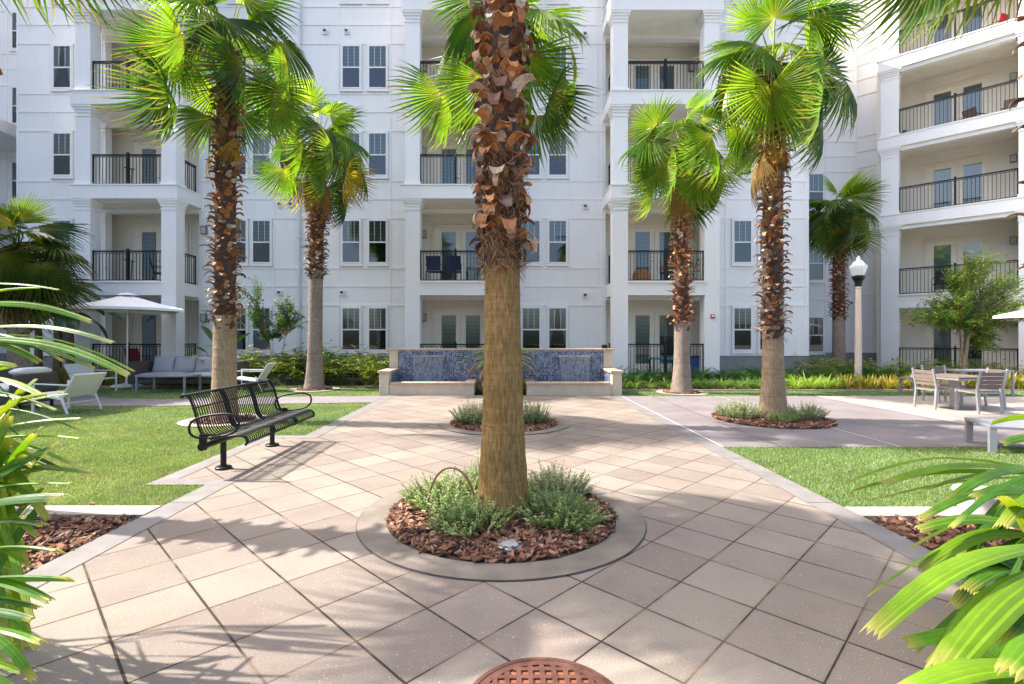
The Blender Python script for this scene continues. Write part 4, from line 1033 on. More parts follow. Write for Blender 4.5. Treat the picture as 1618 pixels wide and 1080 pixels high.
row('liriope_clump', 'low grassy clump before the ginger shrubs', 'ground plant', 'grassy clumps edging the left bed', lir, grid(-8.8, -3.4, 14.98, 15.2, .36, .35), (.7, .95))
row('shell_ginger', 'tall ginger shrub touching the fountain wall end', 'shrub', 'ginger beside the fountain', gin, [(-3.75, 14.6), (-3.6, 15.3)], (1.15, 1.3))
row('shell_ginger', 'ginger shrub before the angled wing', 'shrub', 'ginger shrubs by the angled wing', gin, grid(10.6, 16.6, 16.2, 17.2, .85, .8), (.8, 1.05))
row('shell_ginger', 'small bright ginger shrub by the recessed window', 'shrub', 'ginger by the recessed window', gin, [(10.6, 17.2), (11.3, 17.6)], (1.0, 1.2))
place('spider_plant', 'tuft of pale striped blades in the front left mulch bed', 'ground plant', [clump(61, n=60, ln=(.2, .38), wd=(.005, .009), sp=(1.4, 2.6), lift=(40, 85), cols=((.45, .45, .28), (.24, .34, .10), (.34, .40, .16)))], (-3.72, 3.78, -.02))
place('grass_tuft', 'wispy purple green grass tuft in the front right mulch bed', 'ground plant', [clump(62, n=50, ln=(.2, .36), wd=(.002, .003), sp=(.8, 1.8), lift=(45, 88), cols=((.12, .14, .06), (.16, .10, .08)))], (3.95, 3.92, -.02))

# feather palm and grasses in the gap of the fountain
rg = np.random.default_rng(8)
th = thing('pygmy_date_palm', 'small feathery palm in the gap of the fountain behind the trunk', 'palm shrub', (-.05, 13.35, 0)); m = MB(); st = MB()
st.tube([(0, 0, 0), (.02, 0, .4), (0, 0, .75)], [.07, .06, .05], 10)
for i in range(34):
    a = i*2.4; e = R(72 - 1.6*i); L = rg.uniform(.85, 1.2); p = np.array([0, 0, .75]); s_ = np.array([-math.sin(a), math.cos(a), 0]); cc = np.array([(.16, .30, .05), (.24, .36, .06), (.36, .40, .08)][rg.integers(3)])
    if i > 23: cc = np.array((.5, .28, .14))
    for j in range(22):
        d = np.array([math.cos(a)*math.cos(e), math.sin(a)*math.cos(e), math.sin(e)]); q = p + d*L/22; e -= .075
        for sg in (-1, 1):
            tp = q + s_*sg*.17*math.sin(PI*min(1, (j+3)/26)) + d*.10 + np.array([0, 0, -.03]); m.add([p, p+d*.030, tp, p-d*.012], [(0, 1, 2, 3)], cc*rg.uniform(.8, 1.2))
        p = q
m.build('fronds', M['shrub'], th); st.build('trunk', M['stem'], th)
row('yellow_blade_plant', 'yellow green blade tuft in the fountain gap', 'ground plant', 'blade tufts in the fountain gap', yel, [(-.42, 13.0), (.40, 13.0), (-.1, 12.85), (.2, 12.9)], (1.0, 1.3))

def small_tree(name, label, base, stems, crown, nleaf, cols, seed, leaf=.035, cat='tree', twigs=34, group=None):
    rg = np.random.default_rng(seed); th = thing(name, label, cat, (*base, 0), group=group); tr = MB(); m = MB(); ends = []
    for (bx, top, r) in stems:
        b = np.array([bx, 0, -.05]); t = np.array(top); mid = (b+t)/2 + rg.normal(0, .05, 3); tr.tube([b, mid, t], [r, r*.8, r*.55], 8); ends.append((t, r*.5))
    nodes = [e for e in ends]
    for (c, s) in crown:
        c = np.array(c); s = np.array(s)
        for k in range(twigs):
            v = rg.normal(0, 1, 3); v /= np.linalg.norm(v); tip = c + v*s*rg.uniform(.45, 1.0)
            e = min(ends, key=lambda q: np.linalg.norm(q[0]-c))[0]; j = e + (c-e)*rg.uniform(0, .75)
            mid = (j+tip)/2 + np.array([0, 0, .08]) + rg.normal(0, .04, 3)
            tr.tube([e, (e+j)/2+rg.normal(0, .02, 3), j], [.012, .010, .008], 4, cap=False); tr.tube([j, mid, tip], [.008, .006, .003], 4, cap=False)
            # leaflets along the outer twig
            n = nleaf; t = rg.uniform(.15, 1.1, n); P = np.where(t[:, None] < .5, j + (mid-j)*(t[:, None]*2), mid + (tip-mid)*((t[:, None]-.5)*2)) + rg.normal(0, .035, (n, 3))
            D = rg.normal(0, 1, (n, 3)); D[:, 2] = D[:, 2]*.4 - .1; D /= np.linalg.norm(D, axis=1, keepdims=True)
            N = rg.normal(0, .4, (n, 3)) + np.array([0, 0, 1]); N /= np.linalg.norm(N, axis=1, keepdims=True)
            cc = np.array(cols[rg.integers(len(cols))])*rg.uniform(.75, 1.25, (n, 1)); quads(rg, m, P, D, N, leaf*rg.uniform(.8, 1.5, n), leaf*rg.uniform(.3, .45, n), cc)
    tr.build('trunk', M['smallbark'], th); m.build('crown', M['shrub'], th); return th
small_tree('young_tree', 'small loose tree with thin forked trunks beside the downspout left of centre', (-7.05, 15.4), [(0, (-.15, 0, 1.4), .025), (.12, (.35, 0, 1.5), .022)],
    [((-.5, 0, 2.1), (.55, .5, .45)), ((.1, 0, 1.9), (.5, .5, .35)), ((.65, 0, 2.0), (.55, .45, .4)), ((-.75, 0, 2.9), (.4, .35, .6)), ((.4, 0, 2.45), (.35, .3, .3)), ((-.1, .2, 1.55), (.6, .4, .25))], 60, ((.06, .15, .035), (.09, .20, .045), (.14, .27, .06)), 91, .06, twigs=15)
small_tree('crape_myrtle', 'leafy crape myrtle with yellowing top in front of the angled wing', (14.1, 15.3), [(0, (.05, 0, 1.5), .075), (.03, (-.1, .1, 1.7), .05)],
    [((-1.1, 0, 2.1), (.8, .7, .45)), ((0, 0, 2.0), (.9, .8, .6)), ((1.0, 0, 2.2), (.8, .8, .6)), ((.5, 0, 1.35), (.5, .4, .4)), ((-.5, 0, 2.6), (.8, .6, .35)), ((.9, .2, 3.1), (.8, .7, .5)), ((1.6, 0, 2.9), (.7, .7, .8)), ((-.3, 0, 3.3), (.35, .3, .35)), ((.45, 0, 3.8), (.6, .4, .3))],
    48, ((.09, .20, .04), (.15, .30, .05), (.24, .36, .06), (.36, .38, .09), (.12, .26, .05)), 92, .062, twigs=58)
# banana and bird-of-paradise leaves
def paddle(rg, m, p0, d, L, W, droop, col, tw=0.0):
    k = 9; p = np.array(p0, float); d = np.array(d, float); d /= np.linalg.norm(d); V = []; s0 = np.cross(d, (0, 0, 1)); s0 /= np.linalg.norm(s0); nn0 = np.cross(s0, d)
    s_ = s0*math.cos(tw) + nn0*math.sin(tw)
    for j in range(k):
        t = j/(k-1); w_ = W*math.sin(PI*min(1, .06+.90*t))**.7; nn = np.cross(s_, d); V += [p - s_*w_ + nn*w_*.3, p - s_*w_*.5+nn*w_*.1, p.copy(), p + s_*w_*.5+nn*w_*.1, p + s_*w_ + nn*w_*.3]
        p = p + d*L/(k-1); d = d + np.array([0, 0, -droop/(k-1)]); d /= np.linalg.norm(d)
    m.add(V, [(j*5+u, j*5+u+1, j*5+u+6, j*5+u+5) for j in range(k-1) for u in range(4)], col)
rg = np.random.default_rng(12)
th = thing('banana_plant', 'dark banana plant with broad paddle leaves at the left corner of the block', 'plant', (-13.9, 15.6, 0)); m = MB(); st = MB()
for (bx, hh) in ((0, 2.9), (.4, 2.2), (-.6, 2.5)):
    st.tube([(bx, 0, 0), (bx+.05, 0, hh*.5), (bx, 0, hh)], [.12, .10, .07], 10, col=(.14, .10, .05))
    for i in range(11):
        a = i*2.4+bx; paddle(rg, m, (bx, 0, hh-.1), (math.cos(a), math.sin(a), rg.uniform(.1, 1.5)), rg.uniform(1.0, 1.5), rg.uniform(.17, .24), rg.uniform(1.2, 2.2), np.array((.045, .13, .05))*rg.uniform(.7, 1.4), rg.normal(0, .4))
st.build('trunk', pm('banana_stem', (1, 1, 1), .7, .3, 6, attr=True), th); m.build('leaves', M['shrub'], th, smooth=True)
th = thing('bird_of_paradise', 'bird of paradise leaves rising behind the sofa', 'plant', (-8.95, 16.0, 0)); m = MB(); st = MB()
for (dx, dz, tw) in ((-1.0, 1.15, .2), (-.45, 1.5, 1.2), (-.2, 1.6, .9), (-1.2, .75, .1), (.5, 1.3, .5)):
    e = np.array([dx*.55, 0, dz*.85]); st.tube([(0, 0, 0), e*.55+np.array([.02, 0, .1]), e], [.018, .014, .01], 6, col=(.10, .18, .05)); paddle(rg, m, e, (dx, .05, dz*.55), .75, .085, .8, np.array((.06, .15, .05)), tw)
st.build('stalks', M['shrub'], th); m.build('leaves', M['shrub'], th, smooth=True)
# ================================================================ FOUNTAIN
def tile_mat():
    t = NT('blue_mosaic'); co = t.coord()
    sp = t.n('ShaderNodeSeparateXYZ'); t.l(co, sp.inputs[0]); S = 1/.052
    u = t.math('MULTIPLY', t.math('ADD', t.math('ADD', sp.outputs[0], sp.outputs[1]), 50), S); v = t.math('MULTIPLY', t.math('ADD', sp.outputs[2], 50), S)
    fu, fv = t.math('FRACT', u), t.math('FRACT', v)
    d = t.math('MINIMUM', t.math('MINIMUM', fu, t.math('SUBTRACT', 1, fu)), t.math('MINIMUM', fv, t.math('SUBTRACT', 1, fv)))
    g = t.math('LESS_THAN', d, .07)
    cb = t.n('ShaderNodeCombineXYZ'); t.l(t.math('FLOOR', u), cb.inputs[0]); t.l(t.math('FLOOR', v), cb.inputs[1])
    wn = t.n('ShaderNodeTexWhiteNoise'); wn.noise_dimensions = '2D'; t.l(cb.outputs[0], wn.inputs['Vector'])
    r = t.n('ShaderNodeValToRGB'); t.l(wn.outputs[0], r.inputs[0]); r.color_ramp.interpolation = 'CONSTANT'
    e = r.color_ramp.elements; e[0].position = 0; e[0].color = (.012, .018, .045, 1); e[1].position = .16; e[1].color = (.04, .065, .15, 1)
    for p, c in ((.36, (.075, .115, .225)), (.60, (.13, .18, .30)), (.82, (.22, .27, .38))): q = e.new(p); q.color = (*c, 1)
    t.bsdf(t.mix(g, r.outputs[0], (.30, .31, .33)), t.math('ADD', .12, t.math('MULTIPLY', g, .5)), 0, t.bump(g, .3, .002), .6)
    return t.m
M['mosaic'] = tile_mat()
M['stucco'] = pm('fountain_stucco', (.58, .49, .37), .8, .10, 5, .15, 90, bdist=.004)
M['cap'] = pm('fountain_cap', (.50, .37, .27), .75, .14, 8, .2, 60, bdist=.004)
M['spout'] = pm('stone_spout', (.30, .28, .27), .6, .3, 10, .4, 40)
def water_mat():
    t = NT('water_sheet'); co = t.coord(); mp = t.n('ShaderNodeMapping'); t.l(co, mp.inputs[0]); mp.inputs['Scale'].default_value = (26, 26, 4)
    f = t.noise(mp.outputs[0], 1, 5, .6); p = t.n('ShaderNodeBsdfPrincipled'); p.inputs['Base Color'].default_value = (.34, .36, .38, 1); p.inputs['Roughness'].default_value = .15
    tr = t.n('ShaderNodeBsdfTransparent'); mx = t.n('ShaderNodeMixShader'); t.l(t.ramp(f, .35, .72, (.12, .12, .12), (.62, .62, .62)), mx.inputs[0]); t.l(tr.outputs[0], mx.inputs[1]); t.l(p.outputs[0], mx.inputs[2]); t.l(mx.outputs[0], t.out.inputs[0])
    return t.m
M['water'] = water_mat()
def pool_mat():
    t = NT('pool_water'); co = t.coord(); t.bsdf((.03, .05, .09), .06, 0, t.bump(t.noise(co, 14, 3), .4, .02), .6); return t.m
ft = thing('fountain', 'low garden fountain with blue mosaic wall and two spilling water sheets', 'fountain', (0, 12.6, 0))
X0, X1 = -3.12, 2.96
m = MB()                                                         # local y: 0 = front of basins
m.box(X0, X1, 1.08, 1.40, -.1, 1.10)
for a, b in ((X0-.0, X0+.24), (X1-.24, X1)): m.box(a, b, -.03, 1.0795, -.1, .56)
for a, b in ((X0+.24, -.75), (.58, X1-.24)): m.box(a, b, 0, .22, -.1, .27)
m.box(-.95, -.75, .2205, 1.0795, -.1, .27); m.box(.58, .78, .2205, 1.0795, -.1, .27)
m.build('wall', M['stucco'], ft, bevel=.006)
m = MB(); m.box(X0-.03, X1+.03, 1.04, 1.44, 1.10, 1.15)
for a, b in ((X0-.04, X0+.28), (X1-.28, X1+.04)): m.box(a, b, -.07, 1.0395, .56, .62)
for a, b in ((X0+.28, -.72), (.55, X1-.28)): m.box(a, b, -.04, .25, .27, .325)
m.box(-.98, -.72, .2505, 1.0395, .27, .325); m.box(.55, .81, .2505, 1.0395, .27, .325)
m.build('stone_cap', M['cap'], ft, bevel=.008)
m = MB(); m.box(X0+.2405, X1-.2405, 1.055, 1.0795, -.08, 1.0995); m.box(X0+.2405, X0+.26, .26, 1.0545, -.08, .555); m.box(X1-.26, X1-.2405, .26, 1.0545, -.08, .555)
m.build('mosaic_tiles', M['mosaic'], ft)
m = MB()
for a, b in ((X0+.262, -.951), (.781, X1-.262)): m.box(a, b, .2215, 1.054, -.05, .235)
m.build('pool_water', pool_mat(), ft)
for xc in (-2.02, 1.90):
    o = MB().box(xc-.44, xc+.44, .93, 1.0545, .93, .975).build('water_spout', M['spout'], ft, bevel=.004)
    V = []; n = 10; k = 24; rgw = np.random.default_rng(3)
    for j in range(n):
        t = j/(n-1)
        for i in range(k): u = i/(k-1)*2-1; V.append((xc+u*(.42-.05*t), .925 - .22*math.sqrt(t+.001)*(.9+.06*math.sin(i*2.1)) , .955-.72*t))
    MB().add(V, [(j*k+i, j*k+i+1, (j+1)*k+i+1, (j+1)*k+i) for j in range(n-1) for i in range(k-1)]).build('water_sheet', M['water'], ft, smooth=True)
m = MB().box(-.07, .07, -.12, 0, 0, .10); o = m.build('junction_box', M['iron'], ft); o.location = (2.78, 1.3, 1.151)

# ================================================================ BENCH
bench = thing('park_bench', 'black bench of curved metal rods on the paved pad left of the path', 'bench', (-3.10, 6.1, 0))
prof = [(.03, .318), (.046, .345), (.040, .385), (.005, .41), (-.05, .418), (-.18, .402), (-.29, .39), (-.37, .40), (-.425, .445), (-.455, .52), (-.48, .62), (-.51, .72), (-.545, .80), (-.58, .835), (-.615, .835), (-.635, .805)]
prof = [(x+.40, z+.02) for x, z in prof]
def smooth_path(P, n=40):
    P = np.array(P); t = np.linspace(0, len(P)-1, n); out = []
    for s in t:
        i = int(min(s, len(P)-2)); f = s-i; p0 = P[max(i-1, 0)]; p1 = P[i]; p2 = P[i+1]; p3 = P[min(i+2, len(P)-1)]
        out.append(.5*((2*p1)+(-p0+p2)*f+(2*p0-5*p1+4*p2-p3)*f*f+(-p0+3*p1-3*p2+p3)*f**3))
    return np.array(out)
SP = smooth_path(prof, 34); Y0, Y1 = -.93, .93
m = MB()
for s in range(3):
    a = Y0 + (Y1-Y0)*s/3 + .03; b = Y0 + (Y1-Y0)*(s+1)/3 - .03
    for k in range(13):
        y = a + (b-a)*(k+.5)/13; m.tube([(p[0], y, p[1]) for p in SP], .0062, 5)
m.build('rods', M['iron'], bench, smooth=True)
m = MB()
for s in range(4):
    for dy in ((.014,) if s == 0 else (-.014,) if s == 3 else (-.016, .016)):
        y = Y0 + (Y1-Y0)*s/3 + dy; m.tube([(p[0], y, p[1]) for p in SP], .0125, 8)
for (i) in (3, 14, 24):
    p = SP[i]; m.tube([(p[0], Y0, p[1]-.012), (p[0], Y1, p[1]-.012)], .008, 6)
m.build('frame', M['iron'], bench, smooth=True)
for s in (-1, 1):
    y = s*.965; L_ = [(.30+.14*0, .0)]
    pts = []
    for k in range(28):
        a = 2*PI*k/28; cx, cz, rx, rz = .135, .545, .255, .115
        ex = abs(math.cos(a))**.7*math.copysign(1, math.cos(a)); ez = abs(math.sin(a))**.8*math.copysign(1, math.sin(a))
        pts.append((cx+rx*ex, y, cz+rz*ez - .06*ex*(-1)*0 + .03*ex))
    MB().tube(pts, .0125, 8, closed=True).build('armrest', M['iron'], bench, smooth=True)
m = MB(); m.tube([(.02, Y0-.03, .335), (.02, Y1+.03, .335)], .032, 12)
for s in (-1, 1): m.tube([(.02, s*(Y1+.02), .335), (.02, s*(Y1+.06), .335)], .042, 12); m.box(-.015, .055, s*.96-.012, s*.96+.012, .30, .46)
for y in (-.62, 0, .62): m.box(-.16, .24, y-.012, y+.012, .365, .395)
m.build('support_beam', M['iron'], bench)
for y in (-.55, .62):
    m = MB(); m.tube([(0, y, 0), (0, y, .32)], .031, 14); l = m.build('leg', M['iron'], bench, smooth=False)
    MB().lathe([(.085, .004), (.085, .022), (.078, .028), (.035, .030), (.035, .045)], 24, (0, y, 0)).build('foot_plate', M['iron'], l)

# ================================================================ LAMP POST
lp = thing('street_lamp', 'pale fluted garden lamp post with frosted acorn globe', 'street lamp', (10.95, 15.5, 0))
m = MB(); n = 48; V = []
for z, r in ((-.1, .12), (.25, .12), (.3, .098), (2.95, .075), (2.97, .085), (3.02, .085)):
    for k in range(n): a = 2*PI*k/n; rr = r*(1-.07*(k % 4 in (1, 2) and .25 < z < 2.96)); V.append((rr*math.cos(a), rr*math.sin(a), z))
m.add(V, [(i*n+k, i*n+(k+1) % n, (i+1)*n+(k+1) % n, (i+1)*n+k) for i in range(5) for k in range(n)]); m.build('pole', pm('pinkish_pole', (.72, .57, .48), .7, .06, 8), lp)
MB().lathe([(.085, 3.02), (.10, 3.05), (.09, 3.12), (.12, 3.20), (.165, 3.27), (.175, 3.34), (.15, 3.36)], 28).build('fitter', M['iron'], lp, smooth=False)
gm = NT('acorn_glass'); gm.bsdf((.80, .84, .86), .18, 0, gm.bump(gm.noise(gm.coord(), 40, 2), .3, .01), .6); gm.p.inputs['Subsurface Weight'].default_value = .3
V = MB(); n = 36; rr = [(.14, 3.36), (.165, 3.42), (.20, 3.52), (.225, 3.60), (.23, 3.66), (.215, 3.68), (.18, 3.70), (.15, 3.76), (.11, 3.81), (.065, 3.84), (.05, 3.86), (.06, 3.89), (.05, 3.92), (.02, 3.96), (.0, 3.99)]
vs = []
for r, z in rr:
    for k in range(n): a = 2*PI*k/n; q = r*(1+.025*(1 if k % 2 else -1)*(z < 3.67)); vs.append((q*math.cos(a), q*math.sin(a), z))
V.add(vs, [(i*n+k, i*n+(k+1) % n, (i+1)*n+(k+1) % n, (i+1)*n+k) for i in range(len(rr)-1) for k in range(n)]); V.build('globe', gm.m, lp)

# ================================================================ GARDEN FURNITURE
M['wframe'] = pm('white_frame', (.72, .72, .70), .4, .05, 6); M['mesh'] = pm('white_sling', (.66, .66, .62), .7, .06, 40, .3, 300)
M['wicker'] = pm('brown_wicker', (.075, .06, .05), .7, .3, 60, .8, 90); M['cush'] = pm('grey_cushion', (.38, .365, .38), .9, .08, 20, .3, 200)
M['greytab'] = pm('grey_table', (.24, .245, .275), .45, .06, 6); M['canvas'] = pm('white_canvas', (.86, .86, .86), .8, .03, 3, .1, 200)
def bar(m, a, b, w=.035, d=None):
    a = np.array(a, float); b = np.array(b, float); d = d or w; t = (b-a); L = np.linalg.norm(t); t /= L
    up = np.array([0, 0, 1.0]) if abs(t[2]) < .9 else np.array([0, 1.0, 0]); s_ = np.cross(up, t); s_ /= np.linalg.norm(s_); u = np.cross(t, s_)
    V = [p + s_*w/2*i + u*d/2*j for p in (a, b) for i, j in ((-1, -1), (1, -1), (1, 1), (-1, 1))]
    m.add(V, [(0, 1, 2, 3)[::-1], (4, 5, 6, 7), (0, 1, 5, 4), (1, 2, 6, 5), (2, 3, 7, 6), (3, 0, 4, 7)])
def lounge(label, loc, rz):
    """low sling chair; faces +x"""
    t = thing('garden_chair', label, 'chair', loc, rz, 'white garden armchairs')
    for s in (-1, 1):
        y = s*.34
        m = MB(); bar(m, (.38, y, 0), (.38, y, .58)); m.build('leg', M['wframe'], t, bevel=.004)
        m = MB(); bar(m, (-.38, y, 0), (-.20, y, .40)); m.build('leg', M['wframe'], t, bevel=.004)
        m = MB(); bar(m, (.3625, y, .565), (-.36, y, .55), .04, .025); m.build('armrest', M['wframe'], t, bevel=.004)
    m = MB()
    for y in (-.315, .315): bar(m, (.36, y, .36), (-.22, y, .28), .03); bar(m, (-.22, y, .28), (-.50, y, .74), .03)
    bar(m, (.345, -.33, .36), (.345, .33, .36), .028); bar(m, (-.50, -.33, .74), (-.50, .33, .74), .028); bar(m, (-.28, -.33, .2), (-.28, .33, .2), .02)
    m.build('frame', M['wframe'], t)
    for nm, P in (('seat', [(.34, .375), (.15, .335), (-.05, .305), (-.21, .30)]), ('backrest', [(-.22, .30), (-.30, .42), (-.40, .58), (-.495, .745)])):
        V = []; 
        for x, z in P: V += [(x, -.30, z), (x, .30, z)]
        V2 = [(x+.01, y, z+.012) for x, y, z in V]; k = len(P); F = [(2*i, 2*i+1, 2*i+3, 2*i+2) for i in range(k-1)]
        F += [tuple(2*k+q for q in f[::-1]) for f in F]; F += [(2*i, 2*i+2, 2*k+2*i+2, 2*k+2*i) for i in range(k-1)] + [(2*i+1, 2*k+2*i+1, 2*k+2*i+3, 2*i+3) for i in range(k-1)] + [(0, 2*k, 2*k+1, 1), (2*k-2, 2*k-1, 4*k-1, 4*k-2)]
        MB().add(V+V2, F).build(nm, M['mesh'], t)
    return t
lounge('white sling armchair facing the low table, left of the umbrella base', (-10.95, 13.35, 0), R(-12))
lounge('white sling armchair seen side on beside the footpath, its back to the lawn', (-8.55, 9.85, 0), R(172))
lounge('white sling armchair at the right end of the sofa group', (-6.85, 13.65, 0), R(188))
def cushion(m, c, d, rot=None, k=6, puff=.35):
    """soft box with bulging faces"""
    n = 9; V = []; F = []
    T = Matrix.Translation(c) @ (rot if rot else Matrix.Identity(4)); m.T = T
    for side in (-1, 1):
        b = len(V)
        for i in range(n):
            for j in range(n):
                u, v = i/(n-1)*2-1, j/(n-1)*2-1; q = (1-u**4)*(1-v**4)
                px, py = u*(1-.06*abs(v)**3*0) , v; V.append((px*d[0]/2*(1-.04*(1-abs(v))), py*d[1]/2*(1-.04*(1-abs(u))), side*d[2]/2*(.25+.75*q**.45)))
        for i in range(n-1):
            for j in range(n-1):
                a = b+i*n+j; F.append((a, a+n, a+n+1, a+1) if side > 0 else (a, a+1, a+n+1, a+n))
    N = n*n; ed = [(i*n) for i in range(n)] + [(n-1)*n+j for j in range(1, n)] + [(i*n+n-1) for i in range(n-2, -1, -1)] + [j for j in range(n-2, 0, -1)]
    for a, b in zip(ed, ed[1:]+ed[:1]): F.append((a, b, N+b, N+a))
    m.add(V, F); m.T = None
sofa = thing('sofa', 'long dark wicker outdoor sofa with light grey cushions behind the low table', 'sofa', (-8.95, 14.3, 0))
m = MB(); m.box(-1.28, 1.28, -.38, .40, .16, .30); m.box(-1.28, 1.28, .40, .52, .16, .70); m.box(-1.46, -1.28, -.42, .52, .16, .78); m.box(1.28, 1.46, -.42, .52, .16, .78)
m.build('frame', M['wicker'], sofa, bevel=.02)
for x in (-1.36, 1.36):
    for y in (-.34, .46): MB().box(x-.025, x+.025, y-.025, y+.025, 0, .16).build('leg', M['greytab'], sofa)
for x in (-.64, .64):
    m = MB(); cushion(m, (x, -.02, .385), (1.26, .78, .17)); m.build('seat_cushion', M['cush'], sofa, smooth=True)
for x in (-.92, -.30, .32, .94):
    m = MB(); cushion(m, (x, .28, .66), (.62, .50, .20), Matrix.Rotation(R(74), 4, 'X')); m.build('back_cushion', M['cush'], sofa, smooth=True)
arm = thing('wicker_armchair', 'brown wicker armchair with white cushion cut off by the left edge', 'chair', (-10.1, 10.3, 0), R(0))
m = MB(); m.box(-.42, .45, -.42, .42, .12, .34); m.box(-.45, -.33, -.42, .42, .34, .78); m.box(.34, .62, -.42, .42, .341, .52)
m.T = Matrix.Translation((.48, 0, .12)); m.box(-.05, .07, -.44, .44, .0, .60); m.T = None
m.build('frame', M['wicker'], arm, bevel=.03)
m = MB(); cushion(m, (0, 0, .42), (.66, .78, .2)); cushion(m, (.40, 0, .76), (.20, .74, .16)); m.build('cushion', pm('white_cushion', (.70, .69, .67), .9, .05, 12), arm, smooth=True)
for x in (-.38, .5):
    for y in (-.36, .36): MB().box(x-.02, x+.02, y-.02, y+.02, 0, .12).build('leg', M['iron'], arm)
def low_table(label, loc, L, W, H, rz=0, tk=.035, leg=.045, mat='greytab', group=None, name='coffee_table'):
    t = thing(name, label, 'table', loc, rz, group)
    m = MB(); m.box(-L/2, L/2, -W/2, W/2, H-tk, H); m.build('tabletop', M[mat], t, bevel=.004)
    for sx in (-1, 1):
        for sy in (-1, 1):
            x, y = sx*(L/2-leg/2-.004), sy*(W/2-leg/2-.004); MB().box(x-leg/2, x+leg/2, y-leg/2, y+leg/2, 0, H-tk-.0005).build('leg', M[mat], t)
    return t
low_table('long low grey table in front of the sofa', (-8.95, 13.42, 0), 1.30, .72, .45)
low_table('low pale grey table on the right lawn behind the foreground leaves', (6.95, 6.35, 0), 1.5, .75, .34, R(-24), leg=.07)
low_table('pale grey table behind the round dining table', (11.85, 12.6, 0), 1.25, .7, .64, 0, name='side_table')
low_table('small low grey stool table left of the dining set', (10.7, 13.0, 0), .55, .5, .40, 0, name='side_table')

def umbrella(label, loc, half, ez, tz, rz, plate=True):
    t = thing('patio_umbrella', label, 'umbrella', loc, rz, 'white square patio umbrellas')
    m = MB(); n = 8; V = [(0, 0, tz)]; K = 4*n
    rings = 7
    for r in range(1, rings+1):
        f = r/rings
        for k in range(K):
            s, u = divmod(k, n); u = u/n*2-1; c = [(1, u), (-u, 1), (-1, -u), (u, -1)][s]; ed = 1-u*u
            sag = -.05*math.sin(PI*f)*1 + .10*ed*f*f*.6
            V.append((c[0]*half*f*(1-.03*ed*f), c[1]*half*f*(1-.03*ed*f), tz-(tz-ez)*f**1.08 + sag*.6))
    F = [(0, 1+k, 1+(k+1) % K) for k in range(K)] + [(1+(r-1)*K+k, 1+r*K+k, 1+r*K+(k+1) % K, 1+(r-1)*K+(k+1) % K) for r in range(1, rings) for k in range(K)]
    b = 1+(rings-1)*K; e = len(V)
    for k in range(K): x, y, z = V[b+k]; V.append((x*1.004, y*1.004, z-.07))
    F += [(b+k, e+k, e+(k+1) % K, b+(k+1) % K) for k in range(K)]
    m.add(V, F, (.80, .80, .80)); m.build('canopy', M['canvas'], t)
    MB().lathe([(.26, tz-.02), (.14, tz+.035), (.02, tz+.06)], 16, col=(.8, .8, .8)).build('vent_cap', M['canvas'], t)
    m = MB(); m.tube([(0, 0, .05), (0, 0, tz+.02)], .022, 12); m.lathe([(.016, tz+.05), (.024, tz+.08), (.0, tz+.13)], 10); m.build('pole', M['wframe'], t)
    for s in (1, -1):
        for q in (1, -1): m = MB(); m.tube([(0, 0, tz-.12), (s*half*.97, q*half*.97, ez-.05)], .009, 5); m.tube([(0, 0, ez-.22), (s*half*.5, q*half*.5, (tz+ez)/2-.05)], .007, 5); m.build('rib', M['wframe'], t)
    MB().lathe([(.40, .0), (.40, .035), (.30, .075), (.06, .10), (.05, .30), (.03, .31)], 32).build('base', M['wframe'], t)
    return t
umbrella('open white square umbrella over the garden seats before the left bay', (-11.14, 14.85, 0), 1.30, 2.27, 2.72, R(38))
umbrella('open white umbrella of which one canopy corner shows at the right edge', (16.4, 14.0, 0), 1.95, 2.05, 2.65, R(45))
pl = thing('umbrella_base', 'flat white round base plate lying beside the side-on armchair', 'umbrella base', (-11.8, 12.6, 0))
MB().lathe([(.42, .0), (.42, .04), (.30, .08), (.05, .10), (0, .10)], 32).build('plate', M['wframe'], pl); MB().tube([(0, 0, .09), (0, 0, .28)], .03, 12).build('sleeve', M['wframe'], pl)

# dining set
M['alu'] = pm('grey_aluminium', (.38, .37, .375), .38, .08, 20, metal=.35); M['slat'] = pm('brown_slat', (.17, .13, .105), .6, .18, 14, .3, 60, stretch=(1, 6, 6))
def dining(label, loc, rz):
    """faces +x"""
    t = thing('dining_chair', label, 'chair', loc, rz, 'slatted dining chairs')
    for s in (-1, 1):
        y = s*.235
        m = MB(); bar(m, (.22, y, 0), (.21, y, .43), .034); m.build('leg', M['alu'], t, bevel=.004)
        m = MB(); bar(m, (-.25, y, 0), (-.21, y, .44), .036); m.build('leg', M['alu'], t, bevel=.004)
        m = MB(); bar(m, (-.21, y, .43), (-.29, y, .82), .034); m.build('back_post', M['alu'], t, bevel=.004)
    m = MB(); 
    for y in (-.225, .225): bar(m, (.22, y, .405), (-.21, y, .395), .025)
    bar(m, (.21, -.23, .405), (.21, .23, .405), .025); bar(m, (-.21, -.23, .395), (-.21, .23, .395), .025); m.build('seat_frame', M['alu'], t)
    m = MB()
    for k in range(5): x = -.18+k*.09; m.box(x-.04, x+.04, -.208, .208, .418, .434)
    m.build('seat', M['slat'], t, bevel=.003)
    m = MB()
    for k in range(4):
        z = .52+k*.078; x = -.21-.08*(z-.43)/.39; m.box(x-.009, x+.009, -.217, .217, z-.034, z+.034)
    m.build('backrest', M['slat'], t, bevel=.003)
    return t
tb = thing('dining_table', 'square grey brown pedestal table with four slatted chairs round it', 'table', (9.36, 10.42, 0), R(8))
m = MB(); m.box(-.50, .50, -.50, .50, .635, .665); m.build('tabletop', M['slat'], tb, bevel=.004); m = MB(); m.box(-.51, .51, -.51, .51, .605, .634); m.build('table_rim', M['alu'], tb)
